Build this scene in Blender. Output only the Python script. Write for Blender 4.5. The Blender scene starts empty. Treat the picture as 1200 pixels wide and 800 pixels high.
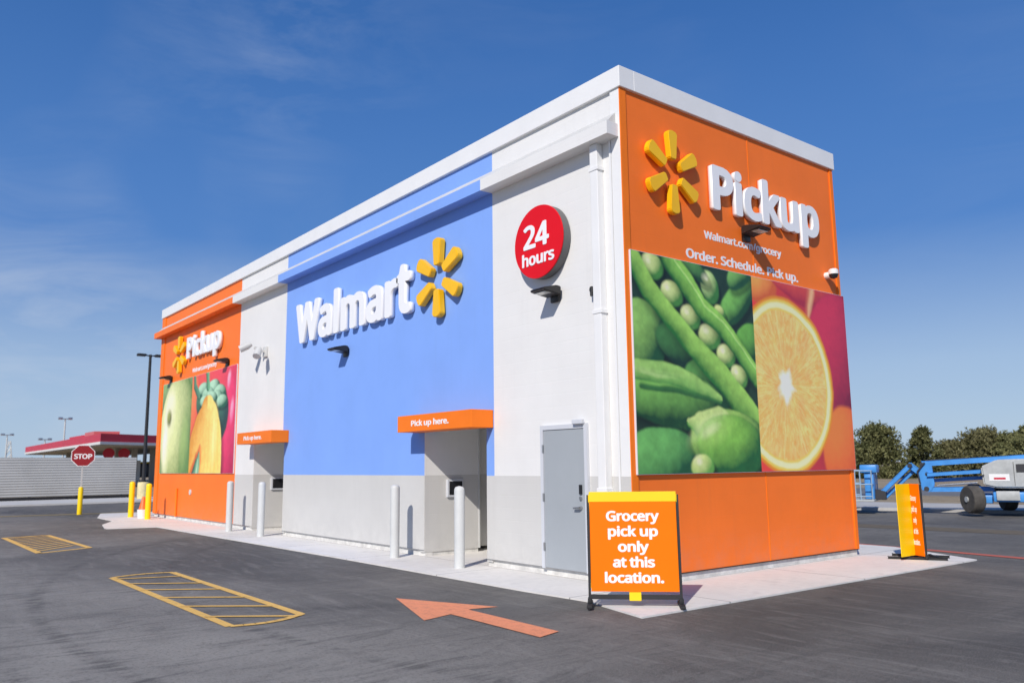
import bpy, bmesh, math, random
import numpy as np
from mathutils import Vector, Matrix
R = math.radians
random.seed(7)
S = bpy.context.scene
COL = S.collection

# ------------------------------------------------------------------ helpers
def link(o, parent=None):
    COL.objects.link(o)
    if parent: o.parent = parent
    return o

def tag(o, label=None, cat=None, group=None, kind=None):
    if label: o['label'] = label
    if cat: o['category'] = cat
    if group: o['group'] = group
    if kind: o['kind'] = kind
    return o

def thing(name, label, cat, loc=(0, 0, 0), rz=0.0, group=None):
    o = bpy.data.objects.new(name, None)
    o.empty_display_size = 0.2
    link(o)
    o.location = loc
    o.rotation_euler = (0, 0, rz)
    return tag(o, label, cat, group)

class MB:
    """collects shapes into one mesh"""
    def __init__(self): self.bm = bmesh.new()
    def _merge(self, b):
        me = bpy.data.meshes.new('t'); b.to_mesh(me); b.free()
        self.bm.from_mesh(me); bpy.data.meshes.remove(me)
    def box(self, x0, x1, y0, y1, z0, z1, bev=0.0, rot=None):
        b = bmesh.new()
        bmesh.ops.create_cube(b, size=1)
        for v in b.verts:
            v.co = Vector(((x0+x1)/2+v.co.x*(x1-x0), (y0+y1)/2+v.co.y*(y1-y0), (z0+z1)/2+v.co.z*(z1-z0)))
        if bev: bmesh.ops.bevel(b, geom=b.edges[:], offset=bev, segments=2, affect='EDGES', profile=.5)
        if rot is not None:
            c = Vector(((x0+x1)/2, (y0+y1)/2, (z0+z1)/2))
            bmesh.ops.rotate(b, verts=b.verts, cent=c, matrix=rot)
        self._merge(b); return self
    def lathe(self, prof, c=(0, 0, 0), n=24, axis=None):
        """prof: (r, h) list; revolved about local z, then turned to axis"""
        b = bmesh.new(); rings = []
        for r, h in prof:
            if r < 1e-5: rings.append([b.verts.new((0, 0, h))])
            else: rings.append([b.verts.new((r*math.cos(2*math.pi*k/n), r*math.sin(2*math.pi*k/n), h)) for k in range(n)])
        for a, d in zip(rings, rings[1:]):
            for k in range(n):
                k2 = (k+1) % n
                if len(a) == 1 and len(d) == 1: continue
                if len(a) == 1: b.faces.new((a[0], d[k], d[k2]))
                elif len(d) == 1: b.faces.new((a[k2], a[k], d[0]))
                else: b.faces.new((a[k], a[k2], d[k2], d[k]))
        for rg in (rings[0], rings[-1]):
            if len(rg) > 1:
                try: b.faces.new(rg)
                except ValueError: pass
        if axis is not None:
            m = Vector((0, 0, 1)).rotation_difference(Vector(axis).normalized()).to_matrix()
            bmesh.ops.rotate(b, verts=b.verts, cent=(0, 0, 0), matrix=m)
        bmesh.ops.translate(b, verts=b.verts, vec=c)
        bmesh.ops.recalc_face_normals(b, faces=b.faces)
        self._merge(b); return self
    def rod(self, p, q, r, r2=None, n=12):
        p = Vector(p); q = Vector(q); d = q-p
        return self.lathe([(r, 0), (r if r2 is None else r2, d.length)], p, n, d)
    def beam(self, p, q, w, h, bev=0.0):
        """rectangular bar from p to q; w sideways, h upwards"""
        p = Vector(p); q = Vector(q); d = q-p; L = d.length; d.normalize()
        up = Vector((0, 0, 1)) if abs(d.z) < .95 else Vector((0, 1, 0))
        s = d.cross(up).normalized(); u = s.cross(d)
        b = bmesh.new(); bmesh.ops.create_cube(b, size=1)
        for v in b.verts:
            c = v.co.copy(); v.co = p + d*(c.x+.5)*L + s*c.y*w + u*c.z*h
        if bev: bmesh.ops.bevel(b, geom=b.edges[:], offset=bev, segments=1, affect='EDGES')
        bmesh.ops.recalc_face_normals(b, faces=b.faces)
        self._merge(b); return self
    def prism(self, pts, vec, bev=0.0):
        b = bmesh.new()
        f = b.faces.new([b.verts.new(p) for p in pts])
        r = bmesh.ops.extrude_face_region(b, geom=[f])
        bmesh.ops.translate(b, verts=[v for v in r['geom'] if isinstance(v, bmesh.types.BMVert)], vec=vec)
        bmesh.ops.recalc_face_normals(b, faces=b.faces)
        if bev: bmesh.ops.bevel(b, geom=b.edges[:], offset=bev, segments=2, affect='EDGES')
        self._merge(b); return self
    def sheet(self, pts):
        f = self.bm.faces.new([self.bm.verts.new(p) for p in pts]); f.normal_update()
        if f.normal.z < 0: f.normal_flip()
        return self
    def build(self, name, mat, parent=None, smooth=35):
        me = bpy.data.meshes.new(name); self.bm.to_mesh(me); self.bm.free()
        me.materials.append(mat)
        if smooth:
            me.polygons.foreach_set('use_smooth', [True]*len(me.polygons))
            try: me.set_sharp_from_angle(angle=R(smooth))
            except Exception: me.polygons.foreach_set('use_smooth', [False]*len(me.polygons))
        o = bpy.data.objects.new(name, me)
        return link(o, parent)

def children(o): return [c for c in S.objects if c.parent == o]
def copy_tree(o, parent=None):
    c = o.copy(); COL.objects.link(c); c.parent = parent
    for ch in children(o): copy_tree(ch, c)
    return c

# ------------------------------------------------------------------ materials
def new_mat(name):
    m = bpy.data.materials.new(name); m.use_nodes = True
    nt = m.node_tree; b = nt.nodes['Principled BSDF']
    return m, nt, b
def N(nt, t, **kw):
    n = nt.nodes.new(t)
    for k, v in kw.items():
        if k in n.inputs: n.inputs[k].default_value = v
        else: setattr(n, k, v)
    return n
def coords(nt, scale=(1, 1, 1), obj=True):
    tc = N(nt, 'ShaderNodeTexCoord'); mp = N(nt, 'ShaderNodeMapping')
    mp.inputs['Scale'].default_value = scale
    nt.links.new(tc.outputs['Object' if obj else 'Generated'], mp.inputs['Vector'])
    return mp.outputs['Vector']
def noise(nt, vec, scale, detail=4, rough=.55, dist=0.0):
    n = N(nt, 'ShaderNodeTexNoise', Scale=scale, Detail=detail, Roughness=rough, Distortion=dist)
    nt.links.new(vec, n.inputs['Vector']); return n.outputs['Fac']
def ramp(nt, fac, stops):
    r = N(nt, 'ShaderNodeValToRGB'); e = r.color_ramp.elements
    while len(e) < len(stops): e.new(.5)
    for el, (p, c) in zip(e, stops):
        el.position = p; el.color = tuple(c)+(1,) if len(c) == 3 else c
    nt.links.new(fac, r.inputs['Fac']); return r.outputs['Color']
def mixc(nt, fac, a, b, mode='MIX'):
    m = N(nt, 'ShaderNodeMix', data_type='RGBA', blend_type=mode)
    for sock, v in ((m.inputs['Factor'], fac), (m.inputs[6], a), (m.inputs[7], b)):
        if hasattr(v, 'links'): nt.links.new(v, sock)
        elif isinstance(v, (int, float)): sock.default_value = v
        else: sock.default_value = tuple(v)+(1,)
    return m.outputs[2]
def maprange(nt, v, a, b, c, d):
    m = N(nt, 'ShaderNodeMapRange'); nt.links.new(v, m.inputs['Value'])
    for i, x in zip(('From Min', 'From Max', 'To Min', 'To Max'), (a, b, c, d)): m.inputs[i].default_value = x
    return m.outputs['Result']
def bump(nt, b, h, strength=.3, dist=.01, prev=None):
    n = N(nt, 'ShaderNodeBump', Strength=strength, Distance=dist)
    nt.links.new(h, n.inputs['Height'])
    if prev is not None: nt.links.new(prev, n.inputs['Normal'])
    nt.links.new(n.outputs['Normal'], b.inputs['Normal']); return n.outputs['Normal']

def paint(name, col, rough=.5, var=.06, vs=1.5, metal=0.0, grain=0.0, gs=120, spec=.5):
    """painted surface with slight soiling and grain"""
    m, nt, b = new_mat(name)
    v = coords(nt)
    f = noise(nt, v, vs, 5, .6)
    lo = tuple(c*(1-var) for c in col); hi = tuple(min(1, c*(1+var)) for c in col)
    nt.links.new(ramp(nt, f, [(.3, lo), (.7, hi)]), b.inputs['Base Color'])
    b.inputs['Roughness'].default_value = rough; b.inputs['Metallic'].default_value = metal
    b.inputs['Specular IOR Level'].default_value = spec
    if grain: bump(nt, b, noise(nt, v, gs, 3), grain, .004)
    return m

def wall_mat(name, col, rough=.55, course=.0, seam=0.0, var=.035, stain=.10):
    """painted wall panel: faint siding courses, soft dirt near the foot and weather streaks"""
    m, nt, b = new_mat(name)
    v = coords(nt)
    f = noise(nt, v, .9, 6, .6)
    streak = noise(nt, coords(nt, (7, 7, .35)), 1.0, 4, .6)
    base = mixc(nt, maprange(nt, f, .3, .7, 0, 1), tuple(c*(1-var) for c in col), tuple(min(1, c*(1+var)) for c in col))
    base = mixc(nt, maprange(nt, streak, .55, .8, 0, stain), base, tuple(c*.6+.04 for c in col))
    sep = N(nt, 'ShaderNodeSeparateXYZ'); nt.links.new(v, sep.inputs[0])
    # splash dirt at the foot of the wall
    foot = N(nt, 'ShaderNodeMath', operation='MULTIPLY')
    nt.links.new(maprange(nt, sep.outputs['Z'], .1, .75, .55, 0), foot.inputs[0])
    nt.links.new(maprange(nt, noise(nt, v, 3.5, 6, .7), .4, .75, 0, 1), foot.inputs[1])
    base = mixc(nt, foot.outputs[0], base, tuple(c*.55+.12 for c in col))
    nt.links.new(base, b.inputs['Base Color'])
    b.inputs['Roughness'].default_value = rough; b.inputs['Specular IOR Level'].default_value = .2
    nrm = bump(nt, b, noise(nt, v, 45, 5), .28, .004)
    nrm = bump(nt, b, noise(nt, v, 1.3, 2), .10, .05, nrm)
    if course:
        w = N(nt, 'ShaderNodeMath', operation='PINGPONG'); w.inputs[1].default_value = course/2
        nt.links.new(sep.outputs['Z'], w.inputs[0])
        g = maprange(nt, w.outputs[0], 0, .008, 0, 1)
        bump(nt, b, g, .25, .004, nrm)
    return m

M = {}
M['orange'] = wall_mat('orange painted panel', (.95, .198, .028), .5, .30, var=.05, stain=.12)
M['orange_trim'] = paint('orange trim', (.92, .20, .012), .5, spec=.25)
M['blue'] = wall_mat('blue painted wall', (.225, .395, .86), .6, .0, var=.035, stain=.10)
M['white'] = wall_mat('white painted wall', (.77, .765, .75), .6, .20, stain=.09)
M['grey'] = wall_mat('grey painted base', (.60, .592, .57), .6, .20, stain=.14)
M['white_trim'] = paint('white metal trim', (.82, .82, .81), .45, .03)
M['flash'] = paint('galvanised flashing', (.58, .58, .56), .5, .08)
M['plinth'] = paint('concrete plinth', (.66, .65, .62), .85, .22, 5, grain=.3, gs=40)
M['roof'] = paint('roof membrane', (.7, .7, .68), .8)
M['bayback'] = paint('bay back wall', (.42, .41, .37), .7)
M['letter'] = paint('white acrylic letter face', (.88, .88, .89), .35, .02)
M['yellow_ray'] = paint('amber acrylic', (.97, .53, .006), .4, .05, 2)
M['red'] = paint('red acrylic', (.74, .008, .016), .45, .04, spec=.2)
M['redrim'] = paint('disc return', (.13, .13, .13), .5)
M['lampblack'] = paint('bronze black lamp', (.018, .017, .017), .4)
M['lens'] = paint('lamp lens', (.55, .55, .5), .2)
M['door'] = paint('grey steel door', (.36, .39, .415), .42, .03)
M['frame'] = paint('light door frame', (.60, .62, .66), .45, .03)
M['steel'] = paint('brushed steel', (.5, .5, .5), .3, .05, metal=.9)
M['dark'] = paint('dark plastic', (.015, .016, .02), .3)
M['rubber'] = paint('black rubber', (.02, .02, .021), .75, .2, 8)
M['bollgrey'] = paint('grey sleeve', (.60, .61, .60), .55, .05, 3, grain=.1)
M['bollyel'] = paint('yellow sleeve', (.95, .66, .0), .45, .06, 3)
M['signor'] = paint('orange sign sheet', (.95, .19, .0), .6, .03, spec=.15)
M['signyel'] = paint('yellow sign sheet', (.95, .64, .0), .45, .04)
M['black'] = paint('black metal', (.02, .02, .022), .5)
M['paintyel'] = None

# ground materials
def asphalt():
    m, nt, b = new_mat('asphalt')
    v = coords(nt)
    big = noise(nt, v, .17, 5, .62, .8)
    sw = noise(nt, coords(nt, (.55, 3.4, 1)), 1.1, 8, .66, 1.9)      # roller and tyre smears along the lane
    sw2 = noise(nt, coords(nt, (3.0, .8, 1)), .9, 7, .64, 2.4)
    grit = noise(nt, v, 95, 2, .8); gr2 = noise(nt, v, 26, 5, .75)
    sep = N(nt, 'ShaderNodeSeparateXYZ'); nt.links.new(v, sep.inputs[0])
    # paler patchy tone, growing across the lane away from the store
    lighten = N(nt, 'ShaderNodeMath', operation='MULTIPLY')
    nt.links.new(maprange(nt, sep.outputs['Y'], -3.2, -6.8, 0, 1), lighten.inputs[0]); nt.links.new(maprange(nt, big, .34, .62, .25, 1), lighten.inputs[1])
    base = mixc(nt, maprange(nt, big, .38, .60, 0, 1), (.062, .059, .055), (.165, .155, .141))
    base = mixc(nt, lighten.outputs[0], base, (.34, .32, .288))
    base = mixc(nt, maprange(nt, sw, .50, .70, 0, .45), base, (.30, .283, .255))
    base = mixc(nt, maprange(nt, sw2, .50, .70, 0, .6), base, (.056, .054, .052))
    base = mixc(nt, maprange(nt, grit, .50, .70, 0, .8), base, (.36, .34, .31))
    base = mixc(nt, maprange(nt, gr2, .50, .72, 0, .6), base, (.045, .044, .043))
    # oil drips and dark tyre arcs
    vo = N(nt, 'ShaderNodeTexVoronoi', Scale=.9); nt.links.new(v, vo.inputs['Vector'])
    spot = N(nt, 'ShaderNodeMath', operation='MULTIPLY')
    nt.links.new(maprange(nt, vo.outputs['Distance'], .10, .03, 0, .55), spot.inputs[0]); nt.links.new(maprange(nt, gr2, .4, .55, 0, 1), spot.inputs[1])
    base = mixc(nt, spot.outputs[0], base, (.03, .029, .028))
    ct = N(nt, 'ShaderNodeVectorMath', operation='DISTANCE'); nt.links.new(v, ct.inputs[0]); ct.inputs[1].default_value = (-2.0, 9.0, 0)
    for r0 in (14.1, 15.75):
        band = N(nt, 'ShaderNodeMath', operation='ABSOLUTE'); sb = N(nt, 'ShaderNodeMath', operation='SUBTRACT'); sb.inputs[1].default_value = r0
        nt.links.new(ct.outputs['Value'], sb.inputs[0]); nt.links.new(sb.outputs[0], band.inputs[0])
        tm = N(nt, 'ShaderNodeMath', operation='MULTIPLY')
        nt.links.new(maprange(nt, band.outputs[0], .14, .05, 0, .38), tm.inputs[0]); nt.links.new(maprange(nt, sw2, .40, .6, 0, 1), tm.inputs[1])
        base = mixc(nt, tm.outputs[0], base, (.04, .039, .038))
    nt.links.new(base, b.inputs['Base Color'])
    nt.links.new(maprange(nt, big, .3, .7, .72, .9), b.inputs['Roughness']); b.inputs['Specular IOR Level'].default_value = .3
    n1 = bump(nt, b, grit, .7, .008)
    bump(nt, b, gr2, .35, .015, n1)
    return m
def concrete(name, col, var=.12, joints=0):  # joints: spacing of sawn control joints
    m, nt, b = new_mat(name)
    v = coords(nt)
    f = noise(nt, v, .8, 6, .65); f2 = noise(nt, v, 6, 6, .7); f3 = noise(nt, v, 90, 3, .7)
    base = mixc(nt, maprange(nt, f, .3, .7, 0, 1), tuple(c*(1-var) for c in col), tuple(c*(1+var*.5) for c in col))
    base = mixc(nt, maprange(nt, f2, .5, .8, 0, .35), base, tuple(c*.62 for c in col))
    base = mixc(nt, maprange(nt, f3, .5, .75, 0, .25), base, tuple(c*.7 for c in col))
    if joints:
        st = noise(nt, v, 1.7, 7, .7)
        base = mixc(nt, maprange(nt, st, .56, .72, 0, .45), base, tuple(c*.55 for c in col))
        sep = N(nt, 'ShaderNodeSeparateXYZ'); nt.links.new(v, sep.inputs[0])
        for ax in ('X', 'Y'):
            pp = N(nt, 'ShaderNodeMath', operation='PINGPONG'); pp.inputs[1].default_value = joints/2; nt.links.new(sep.outputs[ax], pp.inputs[0])
            base = mixc(nt, maprange(nt, pp.outputs[0], .014, .006, 0, .75), base, (.16, .15, .14))
    nt.links.new(base, b.inputs['Base Color']); b.inputs['Roughness'].default_value = .85
    bump(nt, b, f3, .35, .004); return m
def grassdirt(name, c1, c2, c3):
    m, nt, b = new_mat(name)
    v = coords(nt)
    f = noise(nt, v, .25, 6, .65); f2 = noise(nt, v, 3, 6, .7); f3 = noise(nt, v, 25, 3, .7)
    base = mixc(nt, maprange(nt, f, .35, .65, 0, 1), c1, c2)
    base = mixc(nt, maprange(nt, f2, .45, .7, 0, .8), base, c3)
    base = mixc(nt, maprange(nt, f3, .45, .7, 0, .5), base, tuple(c*.5 for c in c1))
    nt.links.new(base, b.inputs['Base Color']); b.inputs['Roughness'].default_value = .95
    bump(nt, b, f3, .8, .05); return m
def lane_paint(name, col, wear=.35, under=(.075, .073, .072)):
    m, nt, b = new_mat(name)
    v = coords(nt)
    w = noise(nt, v, 9, 7, .75); w2 = noise(nt, v, 70, 4, .7)
    k = mixc(nt, maprange(nt, w, .5, .8, 0, wear), col, under)
    k = mixc(nt, maprange(nt, w2, .5, .75, 0, wear*1.2), k, tuple(c*.45 for c in col))
    nt.links.new(k, b.inputs['Base Color']); b.inputs['Roughness'].default_value = .75
    bump(nt, b, noise(nt, v, 160, 3, .7), .5, .005); return m
M['asphalt'] = asphalt()
M['slab'] = concrete('pale concrete', (.76, .735, .695), .09, 3.05)
M['kerb'] = concrete('old concrete', (.50, .485, .46), .15)
M['strip'] = concrete('strip concrete', (.60, .585, .55), .12)
M['road'] = concrete('worn road', (.17, .17, .175), .2)
M['dirt'] = grassdirt('dry grass and dirt', (.33, .25, .155), (.45, .36, .24), (.22, .175, .095))
M['tan'] = grassdirt('tan gravel', (.16, .13, .09), (.21, .17, .12), (.12, .10, .07))
M['lineyel'] = lane_paint('yellow road paint', (.86, .52, .13), .6)
M['linefade'] = lane_paint('worn yellow road paint', (.26, .20, .09), .8)
M['lineor'] = lane_paint('orange road paint', (.88, .31, .15), .5)
M['linered'] = lane_paint('red road paint', (.55, .13, .08), .5)

# ------------------------------------------------------------------ lettering
# outlines of a bold humanist sans: char -> (advance, loops), in thousandths of the em
GLYPHS = {'.': (228, ['27,45 33,77 50,101 77,116 117,122 149,116 181,97 198,69 200,37 192,5 173,-17 141,-33 109,-36 77,-30 47,-11 32,13']), '/': (316, ['-25,0 204,584 217,594 233,598 313,598 329,592 338,584 341,568 114,-8 105,-18 89,-25 9,-25 -15,-18']), '2': (486, ['7,0 7,56 12,72 165,216 265,319 296,368 307,424 302,456 293,472 272,488 241,495 185,489 105,444 73,443 16,504 17,523 49,549 97,576 145,594 193,603 249,605 297,600 337,589 377,568 420,528 442,488 451,424 440,360 417,312 382,264 312,192 208,96 217,90 457,87 468,80 476,64 474,-8 465,-19 441,-25 41,-25 17,-18']), '4': (486, ['-16,136 -13,200 278,592 306,601 386,601 407,592 415,576 415,224 426,218 482,217 497,208 503,192 503,128 498,117 474,105 417,104 415,0 407,-16 378,-25 306,-25 282,-16 275,0 274,105 10,105 -13,120', '151,224 274,386 274,223 266,218 162,218']), 'G': (619, ['18,288 28,376 60,454 108,515 180,566 268,596 364,606 460,598 564,569 576,560 581,544 548,472 532,461 508,460 420,487 356,492 284,480 238,456 205,424 183,384 170,336 166,272 173,216 189,168 210,136 236,112 268,94 308,84 412,82 445,88 445,208 436,213 340,213 324,219 312,240 315,312 332,325 348,328 556,328 580,320 590,304 589,16 572,-1 516,-16 388,-32 268,-27 180,-1 116,41 63,104 32,176 20,240']), 'O': (664, ['18,288 22,352 43,432 68,481 106,528 156,565 196,584 260,601 332,607 404,601 468,584 508,564 556,528 590,488 620,432 641,352 646,288 642,224 627,160 597,96 559,48 508,10 452,-16 388,-30 332,-33 260,-28 204,-13 148,14 104,48 65,96 36,160 22,224', '167,288 179,384 201,432 221,456 252,477 292,489 356,492 396,484 428,469 452,448 468,424 485,384 494,336 497,272 491,216 480,176 452,127 428,104 404,92 372,83 332,80 268,89 227,112 195,152 173,216']), 'P': (514, ['48,0 48,568 52,584 66,595 82,598 274,597 354,586 426,556 458,530 478,504 501,448 505,408 502,368 491,328 474,296 427,248 370,219 298,202 194,195 193,0 185,-16 162,-25 74,-24 56,-16', '193,312 194,483 282,483 314,474 338,459 354,432 358,400 351,360 338,340 314,324 282,315']), 'S': (467, ['9,24 11,96 27,110 51,113 163,83 243,81 275,89 299,103 311,120 316,144 311,176 289,200 115,276 75,303 45,336 23,384 17,440 29,496 49,528 82,560 115,580 155,594 211,604 323,600 387,585 435,567 443,558 446,544 421,480 403,464 379,463 283,489 219,491 195,485 176,472 166,456 162,432 170,400 187,381 363,304 403,277 432,248 453,208 461,152 454,104 431,56 401,24 355,-5 299,-24 243,-32 155,-31 75,-19 22,0 13,8']), 'T': (473, ['-25,512 -25,576 -15,590 1,597 465,598 481,594 494,584 497,504 481,488 309,480 309,0 297,-19 281,-25 193,-25 177,-19 166,-8 164,480 153,484 1,485 -20,496']), 'W': (791, ['-23,576 -11,592 10,598 98,597 120,584 210,255 218,249 322,584 346,597 450,594 466,576 570,248 578,248 669,584 682,594 698,598 778,598 802,591 810,583 813,568 650,-8 644,-16 618,-25 538,-25 522,-21 508,-8 394,356 280,-8 266,-21 250,-25 170,-25 145,-16 139,-8']), 'a': (477, ['5,120 13,168 30,200 55,226 87,247 127,263 175,274 295,283 301,288 290,336 263,353 199,350 119,323 91,328 82,336 57,392 57,408 63,416 103,435 159,453 215,461 271,461 327,453 361,440 391,421 417,392 434,352 442,296 442,0 431,-18 407,-25 343,-24 327,-16 319,1 271,-21 223,-31 159,-32 111,-23 63,0 31,32 14,64', '151,120 160,152 183,169 255,182 295,183 300,176 298,144 287,114 271,96 247,82 207,74 175,78 154,96']), 'c': (408, ['13,216 20,288 36,336 71,389 119,428 191,456 271,463 359,450 399,435 411,424 413,408 391,352 375,335 351,331 263,351 223,346 199,334 171,296 159,232 160,176 170,136 188,104 207,89 231,80 263,78 311,84 367,103 383,102 399,93 406,80 406,16 399,0 391,-6 327,-27 255,-33 175,-23 118,0 76,32 41,80 19,144']), 'd': (523, ['13,216 17,272 33,336 55,376 87,412 143,446 207,462 279,460 335,443 342,448 342,608 348,624 361,632 383,635 455,634 478,624 485,608 485,0 477,-16 455,-25 383,-25 351,-4 295,-26 231,-33 183,-28 124,-8 71,32 43,72 20,136', '158,216 171,296 195,336 215,349 239,354 271,352 298,344 311,335 326,312 340,256 341,168 326,112 304,88 279,79 231,77 200,88 180,112 166,144']), 'e': (479, ['13,208 16,264 34,328 63,378 111,423 167,451 231,463 295,459 358,440 413,400 450,344 469,272 468,192 455,180 439,176 167,176 163,160 174,128 192,104 215,88 239,80 311,79 407,106 432,104 449,88 447,10 431,-2 383,-19 295,-33 215,-29 135,-5 81,32 44,80 20,144', '166,288 193,336 215,350 247,355 272,352 295,340 311,320 321,288 311,283 175,283']), 'g': (523, ['13,216 20,288 42,352 83,408 135,442 183,458 231,463 295,456 351,434 383,454 455,455 475,448 484,432 484,-24 470,-96 436,-152 407,-177 367,-198 279,-216 151,-211 95,-198 55,-179 49,-168 49,-96 63,-80 87,-75 143,-95 199,-106 279,-106 311,-91 327,-72 338,-48 342,-16 335,-13 263,-32 207,-32 143,-17 99,8 54,56 33,96 17,160', '158,216 168,288 182,320 199,338 223,351 247,353 279,350 303,339 327,311 341,256 342,168 327,112 305,88 279,78 239,75 207,84 185,104 171,128 163,160']), 'h': (525, ['38,0 39,616 48,627 64,634 152,634 168,629 180,616 182,440 264,461 320,461 360,455 400,442 431,424 455,400 471,376 483,344 490,296 490,0 480,-18 456,-25 376,-25 360,-19 350,-8 346,304 338,328 323,344 280,353 240,349 216,337 197,312 188,288 182,240 181,0 176,-12 152,-25 64,-24 46,-16']), 'i': (219, ['38,0 38,432 49,448 66,455 154,454 171,448 181,432 179,-8 170,-18 154,-25 66,-25 46,-16', '32,544 35,568 50,594 74,609 106,616 138,612 162,600 182,576 188,552 183,520 170,500 146,483 114,476 82,480 53,496 37,520']), 'k': (454, ['38,0 39,616 48,627 64,634 152,634 174,624 180,608 180,320 184,309 328,451 440,455 465,440 467,424 462,416 291,248 292,240 473,16 480,0 473,-16 456,-24 352,-25 336,-20 192,160 180,144 180,0 172,-16 152,-25 64,-24 46,-16']), 'l': (219, ['38,0 39,616 48,627 64,634 152,634 175,624 181,608 181,0 168,-20 144,-25 64,-24 46,-16']), 'm': (795, ['38,0 38,432 49,448 72,455 136,455 156,448 168,433 232,458 312,462 376,447 424,416 504,454 544,462 592,462 648,453 688,436 714,416 736,387 755,336 760,280 760,0 744,-21 648,-25 632,-20 620,-8 616,304 608,328 596,344 560,353 528,350 504,340 487,320 477,296 470,240 470,0 456,-20 440,-25 360,-25 344,-21 330,-8 326,304 318,328 306,344 272,353 240,351 216,340 199,320 187,288 181,232 179,-8 168,-20 152,-25 72,-25 48,-18']), 'n': (525, ['38,0 38,432 48,448 72,455 136,455 156,448 168,431 232,456 312,462 392,446 442,416 471,376 489,304 490,0 483,-16 456,-25 376,-25 360,-19 350,-8 346,304 328,340 312,349 288,353 248,351 216,337 197,312 188,288 181,240 181,0 176,-12 152,-25 64,-24 46,-16']), 'o': (514, ['13,216 17,272 30,320 49,360 73,392 112,424 159,447 207,459 255,463 311,459 359,445 401,424 439,393 465,360 485,320 498,272 502,216 498,160 485,112 466,72 434,32 399,4 359,-16 311,-29 255,-33 207,-29 159,-16 119,4 79,36 50,72 31,112 17,160', '158,216 168,288 183,320 197,336 223,349 247,353 279,352 304,344 336,312 354,256 354,176 338,120 319,96 287,79 239,77 207,88 188,104 170,136 162,168']), 'p': (523, ['38,-192 41,440 64,454 136,455 157,448 168,432 224,456 288,463 336,459 400,437 440,408 464,382 487,344 502,296 509,240 508,176 500,128 478,72 449,32 423,8 392,-11 352,-26 304,-33 264,-32 184,-12 181,-192 168,-212 152,-217 64,-217 46,-208', '181,224 190,296 200,320 216,338 240,350 280,353 304,349 328,336 353,296 364,232 357,152 335,104 312,84 288,76 242,80 216,93 190,136']), 'r': (351, ['38,0 41,440 64,454 136,455 160,445 168,424 208,447 256,461 320,461 360,452 372,432 363,368 355,352 336,343 280,349 248,342 215,320 190,280 181,240 181,0 176,-12 152,-25 64,-24 46,-16']), 's': (407, ['9,320 17,368 43,407 83,436 131,453 195,463 267,460 331,447 387,424 392,416 391,400 366,344 347,330 323,329 259,349 211,355 163,348 150,336 149,328 154,312 164,304 315,241 355,216 380,192 396,160 403,120 395,72 379,40 356,16 323,-6 275,-23 227,-31 163,-33 107,-27 59,-15 19,2 10,16 11,88 27,105 51,108 131,81 195,74 243,82 259,96 263,112 258,128 235,146 104,200 52,232 20,272']), 't': (307, ['-20,376 -18,417 -2,431 51,456 76,536 86,547 102,553 158,553 180,544 187,528 190,455 294,454 316,440 319,376 310,358 294,351 198,350 187,344 187,128 192,96 206,80 230,75 294,83 317,72 322,56 322,8 317,-8 302,-18 270,-28 190,-32 124,-16 80,16 55,56 46,96 44,344 38,350 -2,353 -13,360']), 'u': (525, ['33,152 33,432 44,448 67,455 147,455 174,440 179,128 186,104 198,88 219,78 243,76 283,80 303,88 323,108 336,136 344,192 347,440 363,452 379,455 459,455 484,440 487,0 475,-19 459,-25 387,-25 371,-20 355,-4 307,-23 251,-33 187,-30 139,-19 91,7 60,40 38,96']), 'y': (434, ['-33,432 -23,448 -7,454 81,455 105,448 112,440 217,180 231,200 321,440 329,448 353,455 441,454 458,448 467,432 252,-104 225,-147 196,-176 161,-199 121,-213 73,-218 25,-215 -7,-208 -24,-192 -25,-128 -15,-112 9,-105 73,-109 97,-98 122,-64 149,0'])}
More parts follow.
